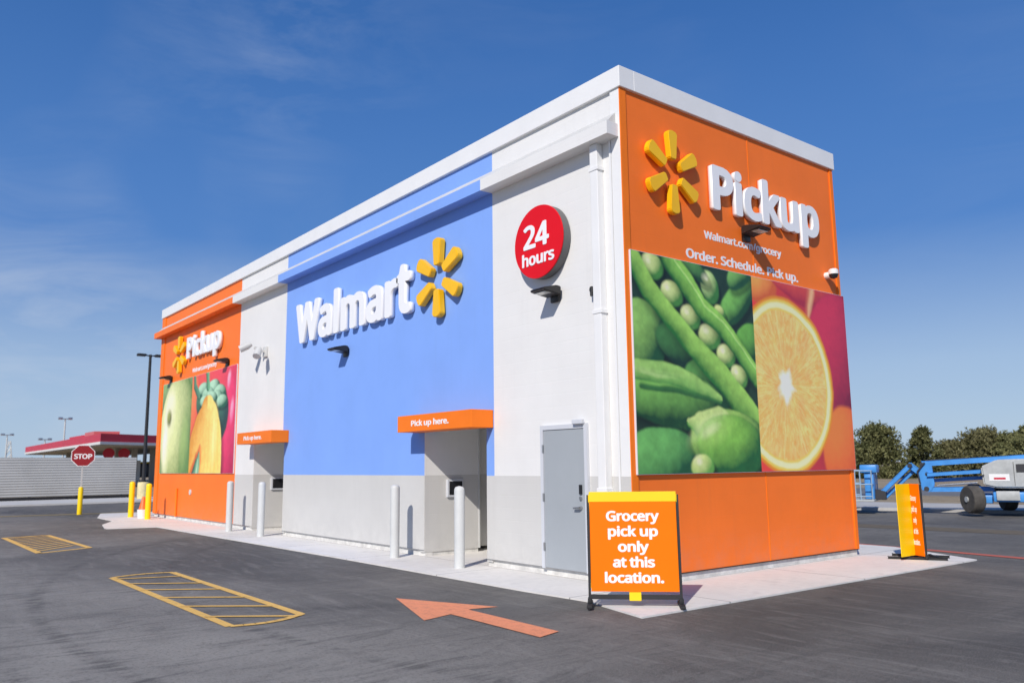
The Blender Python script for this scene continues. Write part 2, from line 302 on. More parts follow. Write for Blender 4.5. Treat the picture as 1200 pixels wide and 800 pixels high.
# the same letters, heavier, for the raised signs
HEAVY = {'.': (241, ['23,45 28,77 49,105 81,122 121,128 161,122 193,104 212,77 218,45 213,13 193,-17 161,-36 121,-42 81,-36 49,-18 31,5']), '/': (334, ['-33,0 209,584 225,599 241,603 329,604 353,596 364,584 367,568 122,-16 105,-28 89,-31 1,-31 -23,-20']), '2': (514, ['1,0 5,72 273,320 307,371 318,424 315,448 301,472 283,483 259,489 195,482 115,440 99,435 75,438 58,448 15,496 8,512 13,528 59,561 105,584 155,601 211,610 315,606 371,589 411,567 451,528 476,480 483,416 468,352 442,304 396,248 230,96 467,95 491,90 503,80 509,64 509,0 503,-16 491,-25 467,-31 43,-31 17,-24 7,-16']), '4': (514, ['-23,136 -21,200 285,592 299,602 323,607 411,606 438,592 444,576 444,232 451,225 507,223 531,210 538,192 538,136 531,113 515,102 445,96 444,0 435,-19 403,-31 323,-31 299,-24 284,0 283,97 11,99 -15,112', '173,232 283,370 283,226 179,225']), 'G': (654, ['13,288 23,376 57,456 110,520 183,569 279,601 383,612 487,604 599,574 617,560 620,544 586,472 567,457 543,453 447,480 367,486 303,475 250,448 218,416 193,368 183,320 182,272 187,224 200,184 223,145 255,116 295,97 327,89 383,86 447,89 465,96 463,205 359,207 335,217 324,240 324,304 331,320 343,328 367,333 591,333 615,326 629,304 629,24 625,8 607,-6 535,-24 407,-38 287,-34 191,-8 114,40 60,104 28,176 15,240']), 'O': (701, ['13,288 17,352 33,416 58,472 95,520 143,559 199,587 271,606 351,612 431,606 495,590 555,560 605,520 642,472 668,416 684,352 689,288 684,224 669,160 643,104 607,56 559,16 495,-16 431,-33 351,-39 271,-33 215,-19 154,8 103,46 67,88 38,144 20,208', '182,288 186,344 195,384 214,424 243,456 279,476 319,485 375,486 415,479 447,466 469,448 492,416 506,384 516,336 519,288 517,240 507,192 478,136 439,104 375,87 295,92 250,112 213,152 189,216']), 'P': (543, ['45,0 48,584 63,598 87,604 319,601 407,583 471,549 501,520 522,488 539,424 539,384 531,344 502,288 455,244 391,213 311,196 215,192 210,184 210,0 204,-16 195,-24 167,-31 79,-31 55,-20', '210,320 210,472 215,479 311,474 341,464 359,448 370,424 372,392 365,360 351,342 327,328 295,320 231,316']), 'S': (493, ['4,24 5,96 14,108 30,117 54,119 166,90 254,87 286,93 308,104 322,120 328,144 322,176 302,195 118,271 79,296 46,329 21,376 12,432 21,488 43,528 70,555 118,584 166,601 222,610 286,611 358,603 422,588 468,568 477,544 447,472 430,459 406,456 310,482 238,485 195,472 182,456 178,440 182,408 204,384 398,303 438,275 469,240 489,192 492,136 481,88 450,40 406,4 364,-16 310,-31 238,-39 142,-35 62,-20 14,-1']), 'T': (499, ['-33,512 -30,584 -15,598 1,603 489,604 513,598 529,584 531,504 513,484 489,478 345,478 332,472 332,0 326,-16 317,-24 297,-31 201,-30 183,-24 169,-8 167,472 153,478 1,479 -23,489']), 'W': (835, ['-31,576 -21,593 3,603 99,604 115,600 131,589 227,260 334,584 347,597 363,603 476,600 495,584 603,265 611,269 700,584 715,598 739,604 827,604 856,592 865,568 689,-16 675,-27 651,-31 563,-30 535,-16 419,330 411,326 298,-16 283,-27 259,-31 171,-30 147,-18 140,-8']), 'a': (504, ['-1,120 3,152 17,189 38,216 73,244 113,263 161,276 305,289 312,296 299,336 273,348 209,344 129,317 97,320 79,336 54,392 54,408 67,424 121,446 193,463 249,468 305,466 353,456 401,436 433,411 453,384 469,336 473,288 473,0 467,-16 457,-24 433,-31 369,-31 347,-24 329,-8 281,-29 225,-38 161,-37 105,-25 57,-1 25,32 6,72', '165,120 171,144 193,163 241,174 309,176 309,144 300,120 281,100 259,88 225,81 185,84 170,96']), 'c': (431, ['7,216 15,288 39,352 81,404 137,441 217,465 297,468 393,452 426,440 442,424 443,408 416,344 395,328 369,325 273,345 241,342 211,328 184,288 174,232 175,184 183,144 200,112 218,96 249,85 289,85 393,109 427,96 435,80 435,16 430,0 417,-10 345,-33 265,-39 185,-29 121,-5 65,39 32,88 16,136']), 'd': (552, ['7,216 16,296 32,344 56,384 87,416 145,450 201,465 281,467 353,452 355,608 361,626 393,640 473,641 497,636 513,624 518,608 518,0 505,-22 481,-31 409,-31 386,-24 369,-11 313,-32 241,-39 193,-35 129,-14 84,16 41,67 15,136', '173,216 181,280 195,312 216,336 233,345 257,348 289,346 317,336 333,320 345,296 354,248 354,168 348,136 337,112 321,95 289,84 249,82 217,92 197,112 182,144']), 'e': (507, ['7,208 14,280 37,344 73,395 113,428 169,455 241,468 313,465 377,447 441,403 483,344 501,272 503,200 497,186 485,176 465,170 185,170 177,169 177,164 187,136 203,112 225,95 249,87 337,87 433,113 465,106 480,88 478,8 465,-4 417,-22 329,-37 241,-37 153,-16 96,16 50,64 19,128', '184,296 198,320 217,338 241,347 265,349 289,345 307,336 321,320 332,296 329,290 313,289 193,289']), 'g': (552, ['7,216 15,288 41,358 81,409 139,448 193,464 249,469 313,462 369,441 390,456 409,461 481,461 505,452 518,432 518,-24 503,-96 476,-144 442,-176 401,-199 313,-221 249,-223 169,-218 97,-203 57,-187 45,-168 45,-96 55,-80 65,-74 97,-70 149,-88 201,-99 289,-101 313,-93 337,-74 351,-48 355,-24 281,-37 217,-38 145,-21 105,0 69,32 32,88 16,136', '173,216 181,280 193,310 209,330 225,341 249,347 289,345 315,336 342,304 355,256 355,168 338,112 321,94 289,83 249,81 217,91 197,112 182,144']), 'h': (555, ['34,0 35,616 48,632 68,640 164,640 184,632 196,616 197,456 204,449 284,467 380,461 420,449 452,433 482,408 500,384 519,336 524,296 523,-8 508,-24 484,-31 396,-31 368,-16 362,0 359,304 350,328 340,338 300,347 260,344 236,335 220,320 205,288 198,232 197,0 191,-16 164,-30 68,-31 44,-20']), 'i': (232, ['34,0 37,440 54,456 70,461 174,458 189,448 197,432 196,-8 182,-24 166,-30 70,-31 46,-21', '28,544 34,576 51,600 78,615 110,622 142,619 174,605 195,584 204,552 200,520 185,496 158,478 118,469 78,477 54,490 36,512']), 'k': (480, ['34,0 35,616 48,632 68,640 164,640 188,628 196,608 197,328 204,326 332,449 348,458 468,460 484,454 498,440 499,424 492,412 316,248 316,240 508,16 512,-8 498,-24 476,-31 372,-31 350,-24 204,150 197,144 196,0 188,-18 156,-31 68,-31 44,-20']), 'l': (232, ['34,0 35,616 48,632 68,640 164,640 188,628 197,608 196,-8 182,-24 164,-30 76,-31 50,-24 40,-16']), 'm': (840, ['34,0 34,432 42,448 52,455 76,461 148,460 164,455 180,441 252,465 332,467 396,453 452,422 492,446 548,464 596,469 644,467 692,457 732,440 771,408 791,376 802,344 809,296 809,0 803,-16 788,-27 684,-31 662,-24 648,-8 645,304 630,336 596,347 564,345 540,338 522,320 510,296 503,240 503,0 497,-16 487,-24 468,-31 380,-31 356,-24 342,-8 340,296 334,320 323,336 292,347 260,346 234,336 218,320 204,288 198,232 197,0 191,-16 164,-30 68,-31 44,-20']), 'n': (555, ['34,0 34,432 42,448 68,460 140,461 164,455 180,439 260,465 348,467 420,450 455,432 483,408 512,360 523,304 524,0 516,-18 492,-30 404,-31 380,-26 368,-16 362,0 359,304 350,328 340,338 300,347 260,344 236,336 220,320 205,288 198,240 197,0 191,-16 164,-30 68,-31 44,-20']), 'o': (543, ['7,216 12,272 25,320 45,360 77,400 113,428 161,451 217,465 273,469 329,465 377,452 425,430 465,400 498,360 519,320 532,272 537,216 532,160 519,112 500,72 468,32 433,4 393,-17 329,-34 273,-39 217,-35 161,-20 120,0 79,32 46,72 26,112 12,160', '173,216 181,280 191,304 209,329 233,342 257,347 297,345 321,337 353,304 368,256 369,184 354,128 337,104 305,86 265,82 225,91 200,112 187,136 177,168']), 'p': (552, ['34,-192 36,440 52,455 68,460 148,460 165,456 180,440 244,463 308,469 380,460 445,432 484,400 508,367 530,320 541,272 545,200 538,144 524,96 502,56 476,24 446,0 372,-32 292,-39 244,-33 204,-21 198,-24 197,-192 191,-208 180,-217 156,-224 68,-223 44,-212', '197,224 205,288 214,312 228,330 252,343 284,347 316,345 337,336 366,296 378,240 373,160 352,112 332,92 308,83 268,83 235,96 219,112 206,144']), 'r': (371, ['34,0 34,432 42,448 68,460 148,460 164,456 188,437 244,462 300,469 364,464 388,454 399,432 388,360 380,349 356,338 292,342 263,336 228,312 207,280 198,240 197,0 191,-16 164,-30 68,-31 44,-20']), 's': (430, ['4,320 12,368 31,400 70,433 125,456 182,467 270,467 342,455 408,432 421,416 420,400 390,338 374,326 342,323 270,344 222,349 179,344 166,336 163,328 166,318 186,304 350,239 382,219 406,196 425,160 432,120 424,72 408,40 376,8 342,-12 302,-27 246,-37 126,-35 70,-24 22,-6 8,8 5,24 5,88 22,108 54,114 142,86 206,80 254,87 266,96 271,112 265,128 246,140 110,194 54,225 19,264 9,288']), 't': (324, ['-28,376 -22,424 -10,434 46,457 78,544 102,558 166,559 198,544 204,528 206,462 310,460 335,448 343,432 343,376 329,352 302,344 206,344 204,128 209,96 222,84 246,81 310,89 326,85 342,72 346,0 336,-16 310,-28 270,-36 190,-37 126,-21 78,13 55,48 42,96 39,344 -10,350 -22,360']), 'u': (555, ['29,152 29,432 37,448 47,455 71,461 159,460 175,455 191,440 195,128 203,104 215,91 255,82 295,85 319,94 337,112 348,136 357,192 358,432 366,448 391,460 479,461 503,455 518,440 521,0 515,-16 505,-24 479,-31 407,-31 388,-24 375,-12 311,-33 247,-39 199,-36 143,-24 95,0 57,40 34,96']), 'y': (458, ['-41,432 -31,450 -7,460 89,461 120,448 233,190 338,448 369,461 457,461 482,456 498,440 499,424 277,-96 247,-144 217,-176 181,-200 145,-215 89,-223 25,-220 -15,-211 -31,-192 -32,-128 -25,-112 1,-100 65,-104 97,-94 122,-64 151,0'])}
def _char_mesh(ch, font, extrude=0.5):
    cu = bpy.data.curves.new('outline', 'CURVE'); cu.dimensions = '2D'; cu.fill_mode = 'BOTH'; cu.extrude = extrude
    for loop in font[ch][1]:
        pts = [tuple(int(v)/1000 for v in p.split(',')) for p in loop.split()]
        sp = cu.splines.new('POLY'); sp.points.add(len(pts)-1); sp.use_cyclic_u = True
        for q, (x, y) in zip(sp.points, pts): q.co = (x, y, 0, 1)
    o = bpy.data.objects.new('outline', cu); COL.objects.link(o)
    dg = bpy.context.evaluated_depsgraph_get(); dg.update()
    me = bpy.data.meshes.new_from_object(o.evaluated_get(dg))
    bpy.data.objects.remove(o); bpy.data.curves.remove(cu)
    bm = bmesh.new(); bm.from_mesh(me); bmesh.ops.remove_doubles(bm, verts=bm.verts, dist=.0004); bm.to_mesh(me); bm.free()
    co = np.zeros(len(me.vertices)*3); me.vertices.foreach_get('co', co)
    return me, co.reshape(-1, 3)
def word_glyphs(word, track=0.0, font=GLYPHS):
    """list of (char, mesh, shifted coords); x along the word, y up, z = depth"""
    out = []; x = 0
    for ch in word:
        if ch == ' ': x += .22; continue
        me, co = _char_mesh(ch, font); co = co.copy(); co[:, 0] += x
        x += font[ch][0]/1000+track
        out.append((ch, me, co))
    return out
def place(co, o, ux, uy, uz, sx, sy, sz):
    o = np.array(o); return o+np.outer(co[:, 0]*sx, ux)+np.outer(co[:, 1]*sy, uy)+np.outer(co[:, 2]*sz, uz)
def set_co(me, w, mat, name):
    me.vertices.foreach_set('co', w.astype(np.float32).ravel()); me.update()
    me.name = name; me.materials.clear(); me.materials.append(mat)
    bm = bmesh.new(); bm.from_mesh(me); bmesh.ops.recalc_face_normals(bm, faces=bm.faces); bm.to_mesh(me); bm.free()
CAP = .74
def raised_word(parent, word, o, ux, uz, width, xh, depth, mat, track=.0, tall_t=1.0):
    """separate channel letters: width of the whole word, xh = height of the capital; each letter one part"""
    gl = word_glyphs(word, track, HEAVY)
    x0 = min(c[:, 0].min() for _, _, c in gl); x1 = max(c[:, 0].max() for _, _, c in gl)
    sx = width/(x1-x0); sy = xh/CAP
    for ch, me, c in gl:
        c[:, 0] -= x0; c[:, 2] += .5
        if ch == 't': c[:, 1] *= tall_t
        set_co(me, place(c, o, np.array(ux), np.array((0, 0, 1.)), np.array(uz), sx, sy, depth), mat, 'letter')
        link(bpy.data.objects.new('letter', me), parent)
def flat_text(parent, lines, ux, uz, mat, depth=.004, name='lettering', track=-.012, font=GLYPHS):
    """lines: (text, origin of left baseline, width, capital height); one mesh"""
    bm = bmesh.new()
    for word, o, width, xh in lines:
        gl = word_glyphs(word, track, font)
        x0 = min(c[:, 0].min() for _, _, c in gl); x1 = max(c[:, 0].max() for _, _, c in gl)
        for ch, me, c in gl:
            c[:, 0] -= x0; c[:, 2] += .5
            w = place(c, o, np.array(ux), np.array((0, 0, 1.)), np.array(uz), width/(x1-x0), xh/CAP, depth)
            me.vertices.foreach_set('co', w.astype(np.float32).ravel()); bm.from_mesh(me); bpy.data.meshes.remove(me)
    bmesh.ops.recalc_face_normals(bm, faces=bm.faces)
    me = bpy.data.meshes.new(name); bm.to_mesh(me); bm.free(); me.materials.append(mat)
    return link(bpy.data.objects.new(name, me), parent)

# ------------------------------------------------------------------ camera
def cam():
    c = bpy.data.cameras.new('camera'); o = bpy.data.objects.new('camera', c); COL.objects.link(o)
    yaw, pitch, roll = R(-51.594), R(8.634), R(-.661)
    f = Vector((math.sin(yaw)*math.cos(pitch), math.cos(yaw)*math.cos(pitch), math.sin(pitch)))
    r = Vector((math.cos(yaw), -math.sin(yaw), 0)); u = r.cross(f)
    r2 = r*math.cos(roll)+u*math.sin(roll); u2 = -r*math.sin(roll)+u*math.cos(roll)
    m = Matrix((r2, u2, -f)).transposed().to_4x4(); m.translation = (8.011, -8.475, 1.698)
    o.matrix_world = m
    c.sensor_width = 36; c.lens = 28.62; c.clip_end = 6000; c.clip_start = .05
    c.dof.use_dof = True; c.dof.focus_distance = 11.5; c.dof.aperture_fstop = 1.6
    S.camera = o
cam()

# ------------------------------------------------------------------ ground
GZ = 0.0
def struct(name, mb, mat):
    return tag(mb.build(name, mat, None, 0), kind='structure')
struct('ground', MB().sheet([(-2500, -2500, -.03), (2500, -2500, -.03), (2500, 2500, -.03), (-2500, 2500, -.03)]), M['dirt'])
struct('parking_lot', MB().sheet([(-38.4, -120, 0), (120, -120, 0), (120, 26, 0), (6, 21.6, 0), (-12, 18.4, 0), (-38.4, 16.5, 0)]), M['asphalt'])
# apron of pale concrete round the building
ap = MB().prism([(1.52, -1.53, -.05), (1.70, 6.6, -.05), (-.3, 7.7, -.05), (-26, 7.7, -.05), (-27.4, -1.0, -.05), (-24.5, -1.7, -.05), (-22.0, -1.75, -.05), (-20.2, -2.45, -.05), (-18.3, -2.78, -.05), (-17.9, -1.45, -.05), (-6.4, -1.27, -.05), (-.95, -1.27, -.05), (.3, -1.22, -.05)], (0, 0, .07))  # notch near the left end puts a shadow wedge into the outline
struct('concrete_apron', ap, M['slab'])
# far left: concrete strip in front of the fence
struct('concrete_strip', MB().prism([(-38.4, -60, -.05), (-44.5, -60, -.05), (-44.5, 16, -.05), (-38.4, 16, -.05)], (0, 0, .13)), M['strip'])
# far right: concrete edge, dry verge, road, verge
kr = MB().prism([(-14, 18.1, -.05), (6, 21.7, -.05), (30, 26, -.05), (30, 30.5, -.05), (4, 25.6, -.05), (-16, 21.8, -.05)], (0, 0, .15))
struct('kerb', kr, M['kerb'])
struct('road', MB().prism([(-40, 30, -.05), (20, 36, -.05), (120, 48, -.05), (120, 58, -.05), (10, 45.0, -.05), (-60, 38, -.05)], (0, 0, .06)), M['road'])
struct('gutter', MB().sheet([(-25, 10.4, .005), (-4, 12.0, .005), (.4, 12.35, .005), (30, 14.8, .005), (30, 16.1, .005), (0, 13.5, .005), (-4, 13.1, .005), (-25, 11.6, .005)]), M['tan'])

Z = .006
def strip(mb, p, q, w, z=Z):
    p = Vector((p[0], p[1], 0)); q = Vector((q[0], q[1], 0)); d = (q-p).normalized(); s = Vector((-d.y, d.x, 0))*w/2
    mb.sheet([(p+s).to_tuple()[:2]+(z,), (q+s).to_tuple()[:2]+(z,), (q-s).to_tuple()[:2]+(z,), (p-s).to_tuple()[:2]+(z,)])
# hatched yellow box (one marking)
h = MB()
A0, A1, B1, B0 = (-6.42, -5.2), (-6.46, -4.27), (-1.30, -4.29), (-1.13, -5.18)
for p, q in ((A0, B0), (A1, B1)): strip(h, p, q, .11)
def rounded_end(mb, p, q, bulge, w=.10, n=7):
    pts = [Vector((p[0]+(q[0]-p[0])*t+bulge*math.sin(math.pi*t), p[1]+(q[1]-p[1])*t)) for t in [i/n for i in range(n+1)]]
    for i in range(n): strip(mb, pts[i], pts[i+1]+(pts[i+1]-pts[i])*.06, w, Z+.002)
rounded_end(h, A0, A1, -.12); rounded_end(h, B0, B1, .14)
for k, (p, q) in enumerate((((-6.19, -5.2), (-5.83, -4.32)), ((-5.49, -5.2), (-4.80, -4.32)), ((-4.68, -5.2), (-3.97, -4.32)), ((-3.76, -5.2), (-3.01, -4.33)), ((-2.84, -5.2), (-2.08, -4.33)), ((-1.90, -5.2), (-1.20, -4.36)))):
    strip(h, p, q, .075, Z+.004)
tag(h.build('parking_hatch', M['lineyel'], None, 0), 'yellow outlined box with six slanted hatch stripes on the asphalt, nearer and larger', 'road marking')
h = MB()
C0, C1, D1, D0 = (-16.9, -5.45), (-17.0, -4.45), (-12.3, -4.36), (-11.75, -5.42)
for p, q in ((C0, D0), (C1, D1), (C0, C1), (D0, D1)): strip(h, p, q, .13)
for k in range(1, 11):
    t = k/11.0
    strip(h, (C0[0]+(D0[0]-C0[0])*t, C0[1]+.06), (C1[0]+(D1[0]-C1[0])*(t-.1), C1[1]-.06), .09, Z+.003)
tag(h.build('parking_hatch', M['lineyel'], None, 0), 'small yellow hatched box painted on asphalt far left, before the yellow bollards', 'road marking')
# orange arrow
ar = MB()
ar.sheet([(-1.56, -2.868, Z), (.003, -3.419, Z), (-.12, -2.98, Z), (-.24, -2.60, Z), (-.14, -2.27, Z)])
ar.sheet([(-.12, -2.985, Z+.002), (1.549, -3.04, Z+.002), (1.454, -2.705, Z+.002), (-.21, -2.66, Z+.002)])
tag(ar.build('painted_arrow', M['lineor'], None, 0), 'orange arrow painted on the asphalt pointing left along the building', 'road marking')
rl = MB(); strip(rl, (-6, 8.45), (0, 7.73), .24); strip(rl, (0, 7.73), (7.5, 6.75), .24, Z+.002)
tag(rl.build('painted_line', M['linered'], None, 0), 'thin red line painted on asphalt behind the right end of the store', 'road marking')
yl = MB(); strip(yl, (-29.6, -9), (-27.4, 1.6), .9)
tag(yl.build('painted_line', M['linefade'], None, 0), 'worn yellow stop line on asphalt beside the stop sign post', 'road marking')

# ------------------------------------------------------------------ the store
L, D, HG, HF, HT = 23.81, 5.84, 1.525, 7.29, 7.62
ZB = .135
XO, XW, XB = -15.62, -12.24, -3.20
store = thing('store_building', 'long orange, blue and white pickup store with red 24 hours disc and corner door', 'store', (-L/2, D/2, 0))
def P(name, mb, mat, parent=None, smooth=0, label=None):
    if isinstance(mb, list):
        return [P(name, m, mat, parent, smooth, label) for m in mb]
    o = mb.build(name, mat, store if parent is None else parent, smooth)
    o.matrix_parent_inverse = Matrix.Translation((L/2, -D/2, 0)) if parent is None else Matrix.Identity(4)
    if label: o['label'] = label
    return o
T = .25
ZC = 6.95
J1, J1R, J2, J2R, CB = -5.43, -3.42, -14.20, -12.14, 2.36
# front wall panels, split by colour and round the two bays
P('wall_panel', MB().box(-L+.42, XO, 0, T, ZB, ZC+.35), M['orange'], label='orange front wall panel')
P('corner_strip', MB().box(-L, -L+.418, -.03, T, ZB, ZC+.35), M['orange_trim'], label='bright orange corner strip')
P('wall_panel', [MB().box(XO, XW, 0, T, CB, ZC+.35), MB().box(XO, J2, .002, T, HG, CB-.002)], M['white'], label='white front wall panel')
P('wall_base', [MB().box(XO, J2, 0, T, ZB, HG), MB().box(J2R, J1, 0, T, ZB, HG), MB().box(J1R, 0-.19, 0, T, ZB, HG)], M['grey'], label='pale grey wall base')
P('wall_panel', [MB().box(XW, XB, 0, T, CB, ZC+.35), MB().box(J2R, J1, 0, T, HG, CB), MB().box(J1R, XB, 0, T, HG, CB)], M['blue'], label='blue front wall panel')
P('wall_panel', MB().box(XB, -.19, 0, T, HG, ZC+.35), M['white'], label='white front wall panel')
P('corner_strip', MB().box(-.19, -.002, -.03, .098, ZB, HF, .006), M['white_trim'])
P('wall_base', MB().box(-.188, -.004, -.033, -.03, ZB, HG), M['grey'])
# end walls, back wall, roof
P('wall_panel', MB().box(-.25, 0, .10, D, ZB, HF), M['orange'], label='orange end wall')
P('corner_strip', [MB().box(-.002, .02, -.028, .10, ZB, HF), MB().box(-.002, .02, D-.10, D, ZB, HF)], M['orange_trim'])
P('wall_seam', MB().box(0, .006, 3.13, 3.155, ZB, HF), M['orange_trim'])
P('wall_panel', MB().box(-L, -L+.25, T, D, ZB, HF), M['orange'])
P('wall_panel', MB().box(-L+.25, -.25, D-.25, D, ZB, HF), M['white'])
P('roof', MB().box(-L+.25, -.25, T, D-.25, 6.9, 7.05), M['roof'])
P('roof_fascia', [MB().box(-L-.03, .05, -.06, .26, HF, HT, .008), MB().box(-.26, .05, .261, D+.04, HF, HT, .008), MB().box(-L-.03, -.261, D-.26, D+.04, HF, HT, .008), MB().box(-L-.03, -L+.26, .261, D-.261, HF, HT, .008)], M['white_trim'])
# ledge cornice in the colours of the wall below, with a sloping metal flashing
CP, CZ0, CZ1 = -.27, 6.52, 6.72
for a, b_, mt in ((-L-.12, XO, 'orange'), (XO, XW, 'white'), (XW, XB, 'blue'), (XB, -.03, 'white')):
    P('cornice', MB().box(a+.001, b_, CP, -.001, CZ0, CZ1), M[mt])
P('cornice_flashing', MB().prism([(-L-.02, -.002, 6.92), (-L-.02, -.03, 6.92), (-L-.02, CP+.07, 6.75), (-L-.02, CP+.05, 6.722), (-L-.02, -.002, 6.722)], (L-.06, 0, 0)), M['flash'])
# plinth
for a, b_, c, d in ((-L, J2, .03, .2), (J2R, J1, .03, .2), (J1R, -.02, .03, .2), (-.2, -.02, .2, D-.02), (-L+.02, -.3, D-.2, D-.02), (-L+.02, -L+.2, .2, D-.2)):
    P('plinth', MB().box(a, b_, c, d, .02, ZB-.012), M['plinth'])
for a, b_, c, d in ((-L, J2, -.006, .03), (J2R, J1, -.006, .03), (J1R, 0, -.006, .03)):
    P('foot_strip', MB().box(a, b_, c, d, ZB-.012, ZB-.002), M['steel'])  # thin grey strip modelled in place of the shadow line along the front
P('foot_strip', MB().box(-.03, .015, .032, D, ZB-.014, ZB-.004), M['black'])  # dark drip edge under the end wall
# pickup bays
for xl, xr, lab in ((J1, J1R, 'near pickup bay'), (J2, J2R, 'far pickup bay')):
    for nm, mt, za, zb_, e in (('bay_wall', 'white', HG, CB+.1, 0.), ('bay_wall_base', 'grey', .09, HG, .003)):
        P(nm, MB().box(xl-.15, xl+.004+e, .004, 1.27, za, zb_), M[mt])
        P(nm, MB().box(xr-.004-e, xr+.15, .004, 2.4, za, zb_), M[mt])
        P(nm, MB().box(xl-.5, xl-.25+e, 1.27, 2.4, za, zb_), M[mt])
    P('bay_ceiling', MB().box(xl-.5, xr+.15, T, 2.5, CB+.1, CB+.25), M['white'])
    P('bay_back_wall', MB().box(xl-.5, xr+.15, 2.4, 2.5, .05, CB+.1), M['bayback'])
    P('bay_counter', MB().box(xl-.25, xl+.7, 1.9, 2.4, .80, .86, .01).box(xl-.25, xl+.66, 1.95, 2.4, .02, .80), M['flash'])
    P('corner_strip', MB().box(xl-.02, xl+.022, 1.272, 1.30, .09, CB+.1), M['bollgrey'])  # narrow strip standing in for the shadow line at the jamb's inner corner
    P('plinth', MB().box(xl-.15, xl-.012, .2, 1.27, .02, .088), M['plinth'])
    sf = P('order_screen', MB().box(xl+.004, xl+.05, .50, .88, 1.10, 1.44, .006), M['frame'])
    P('screen_glass', MB().box(xl+.05, xl+.056, .545, .845, 1.145, 1.40), M['dark'], sf)
    # awning
    a0, a1 = (xl-.22, xr+.2) if xl > -10 else (xl-.05, xr+.27)
    aw = P('awning', MB().box(a0, a1, -.47, -.001, 2.34, 2.645, .006), M['orange_trim'])
    flat_text(aw, [('Pick up here.', (a0+.5, -.4705, 2.442), 1.25, .125)], (1, 0, 0), (0, -1, 0), M['letter'], .004)
# downspout
P('downspout', MB().box(-.56, -.40, -.13, -.001, .12, CZ0, .01).box(-.58, -.38, -.14, -.001, 6.1, 6.16, .004).box(-.58, -.38, -.14, -.001, 3.9, 3.96, .004).box(-.58, -.38, -.14, -.001, 1.3, 1.36, .004), M['white_trim'])
P('conduit', MB().box(-.235, -.20, -.035, -.001, .14, CZ0), M['white_trim'])
# door
dr = P('door', MB().box(-1.86, -.93, -.035, -.002, ZB, 2.235, .006), M['door'])
P('door_frame', MB().box(-1.93, -1.865, -.05, -.001, ZB-.01, 2.31).box(-.925, -.86, -.05, -.001, ZB-.01, 2.31).box(-1.865, -.925, -.05, -.001, 2.24, 2.31), M['frame'], dr)
for hz in (.45, 1.2, 1.95): P('hinge', MB().rod((-1.868, -.05, hz-.06), (-1.868, -.05, hz+.06), .014), M['steel'], dr)
P('handle', MB().rod((-1.02, -.035, 1.06), (-1.02, -.08, 1.06), .03, .022).beam((-1.02, -.085, 1.06), (-1.14, -.085, 1.055), .02, .022, .004), M['steel'], dr)
P('deadbolt', MB().rod((-1.02, -.035, 1.2), (-1.02, -.055, 1.2), .03, .03), M['steel'], dr)
P('keypad', MB().box(-1.045, -.99, -.06, -.034, 1.26, 1.4, .005), M['dark'], dr)
P('door_closer', MB().box(-1.12, -.90, -.11, -.05, 2.30, 2.37, .01), M['frame'], dr)
# small fittings on the wall surface
P('hose_bib', MB().rod((-.65, 0, 4.30), (-.65, -.07, 4.30), .05).rod((-.65, -.07, 4.34), (-.65, -.07, 4.2), .025), M['black'])
P('wall_vent', MB().lathe([(.09, 0), (.09, .03), (.06, .04)], (-19.6, 0, .95), 16, (0, -1, 0)), M['flash'])
P('pipe', MB().rod((-21.0, -.03, .12), (-21.0, -.03, 1.05), .035), M['orange_trim'])
# painted lines of text on the two orange walls
flat_text(store, [('Walmart.com/grocery', (0, 1.84, 5.27), 2.13, .155), ('Order. Schedule. Pick up.', (0, 1.37, 4.885), 3.08, .185)], (0, 1, 0), (1, 0, 0), M['letter'], .004, 'wall_lettering').matrix_parent_inverse = Matrix.Translation((L/2, -D/2, 0))
flat_text(store, [('Walmart.com/grocery', (-20.0, 0, 4.90), 2.4, .17)], (1, 0, 0), (0, -1, 0), M['letter'], .004, 'wall_lettering').matrix_parent_inverse = Matrix.Translation((L/2, -D/2, 0))

# ------------------------------------------------------------------ signs on the store
def burst(label, c, ux, uz, rx, rz, depth, w=.30):
    """six amber rays round an open centre"""
    t = thing('starburst_sign', label, 'sign', c)
    ux = Vector(ux); uz = Vector(uz); up = Vector((0, 0, 1))
    for k in range(6):
        a = math.pi/2+k*math.pi/3
        # a ray runs from inner radius to outer, wider outside
        di = Vector((math.cos(a), math.sin(a))); pe = Vector((-di.y, di.x))
        ri, ro = .30, 1.0; wi, wo = .115, .175
        prof = []
        for s_ in (0, 1, 2, 3, 4):      # rounded outer end
            th = -math.pi/2+math.pi*s_/4
            prof.append((ro-.09+.09*math.cos(th), wo*math.sin(th)))
        prof += [(ri+.03, wi), (ri, wi*.6), (ri, -wi*.6), (ri+.03, -wi)]
        pts = []
        for r_, s_ in prof:
            v2 = di*r_+pe*s_
            pts.append(ux*(v2.x*rx)+up*(v2.y*rz)+uz*.03)
        MB().prism(pts, uz*depth, .012).build('ray', M['yellow_ray'], t, 30)
    return t
def wordmark(label, cat, word, o, ux, uz, width, cap, depth, track):
    t = thing('raised_lettering', label, cat, o)
    raised_word(t, word, Vector(uz)*.02, ux, uz, width, cap, depth, M['letter'], track, 1.1)
    return t
wordmark('large white raised store name on the blue wall, left of the starburst', 'sign', 'Walmart', (-11.34, 0, 4.815), (1, 0, 0), (0, -1, 0), 5.55, 1.17, .11, .016)
burst('amber six ray starburst on the blue wall beside the store name', (-4.80, 0, 5.27), (1, 0, 0), (0, -1, 0), .80, .78, .13)
wordmark('small white raised word Pickup on the left orange wall above the apple mural', 'sign', 'Pickup', (-20.35, 0, 5.42), (1, 0, 0), (0, -1, 0), 3.3, .84, .11, .005)
burst('amber six ray starburst left of the small Pickup lettering over apple mural', (-21.2, 0, 5.62), (1, 0, 0), (0, -1, 0), .72, .66, .12)
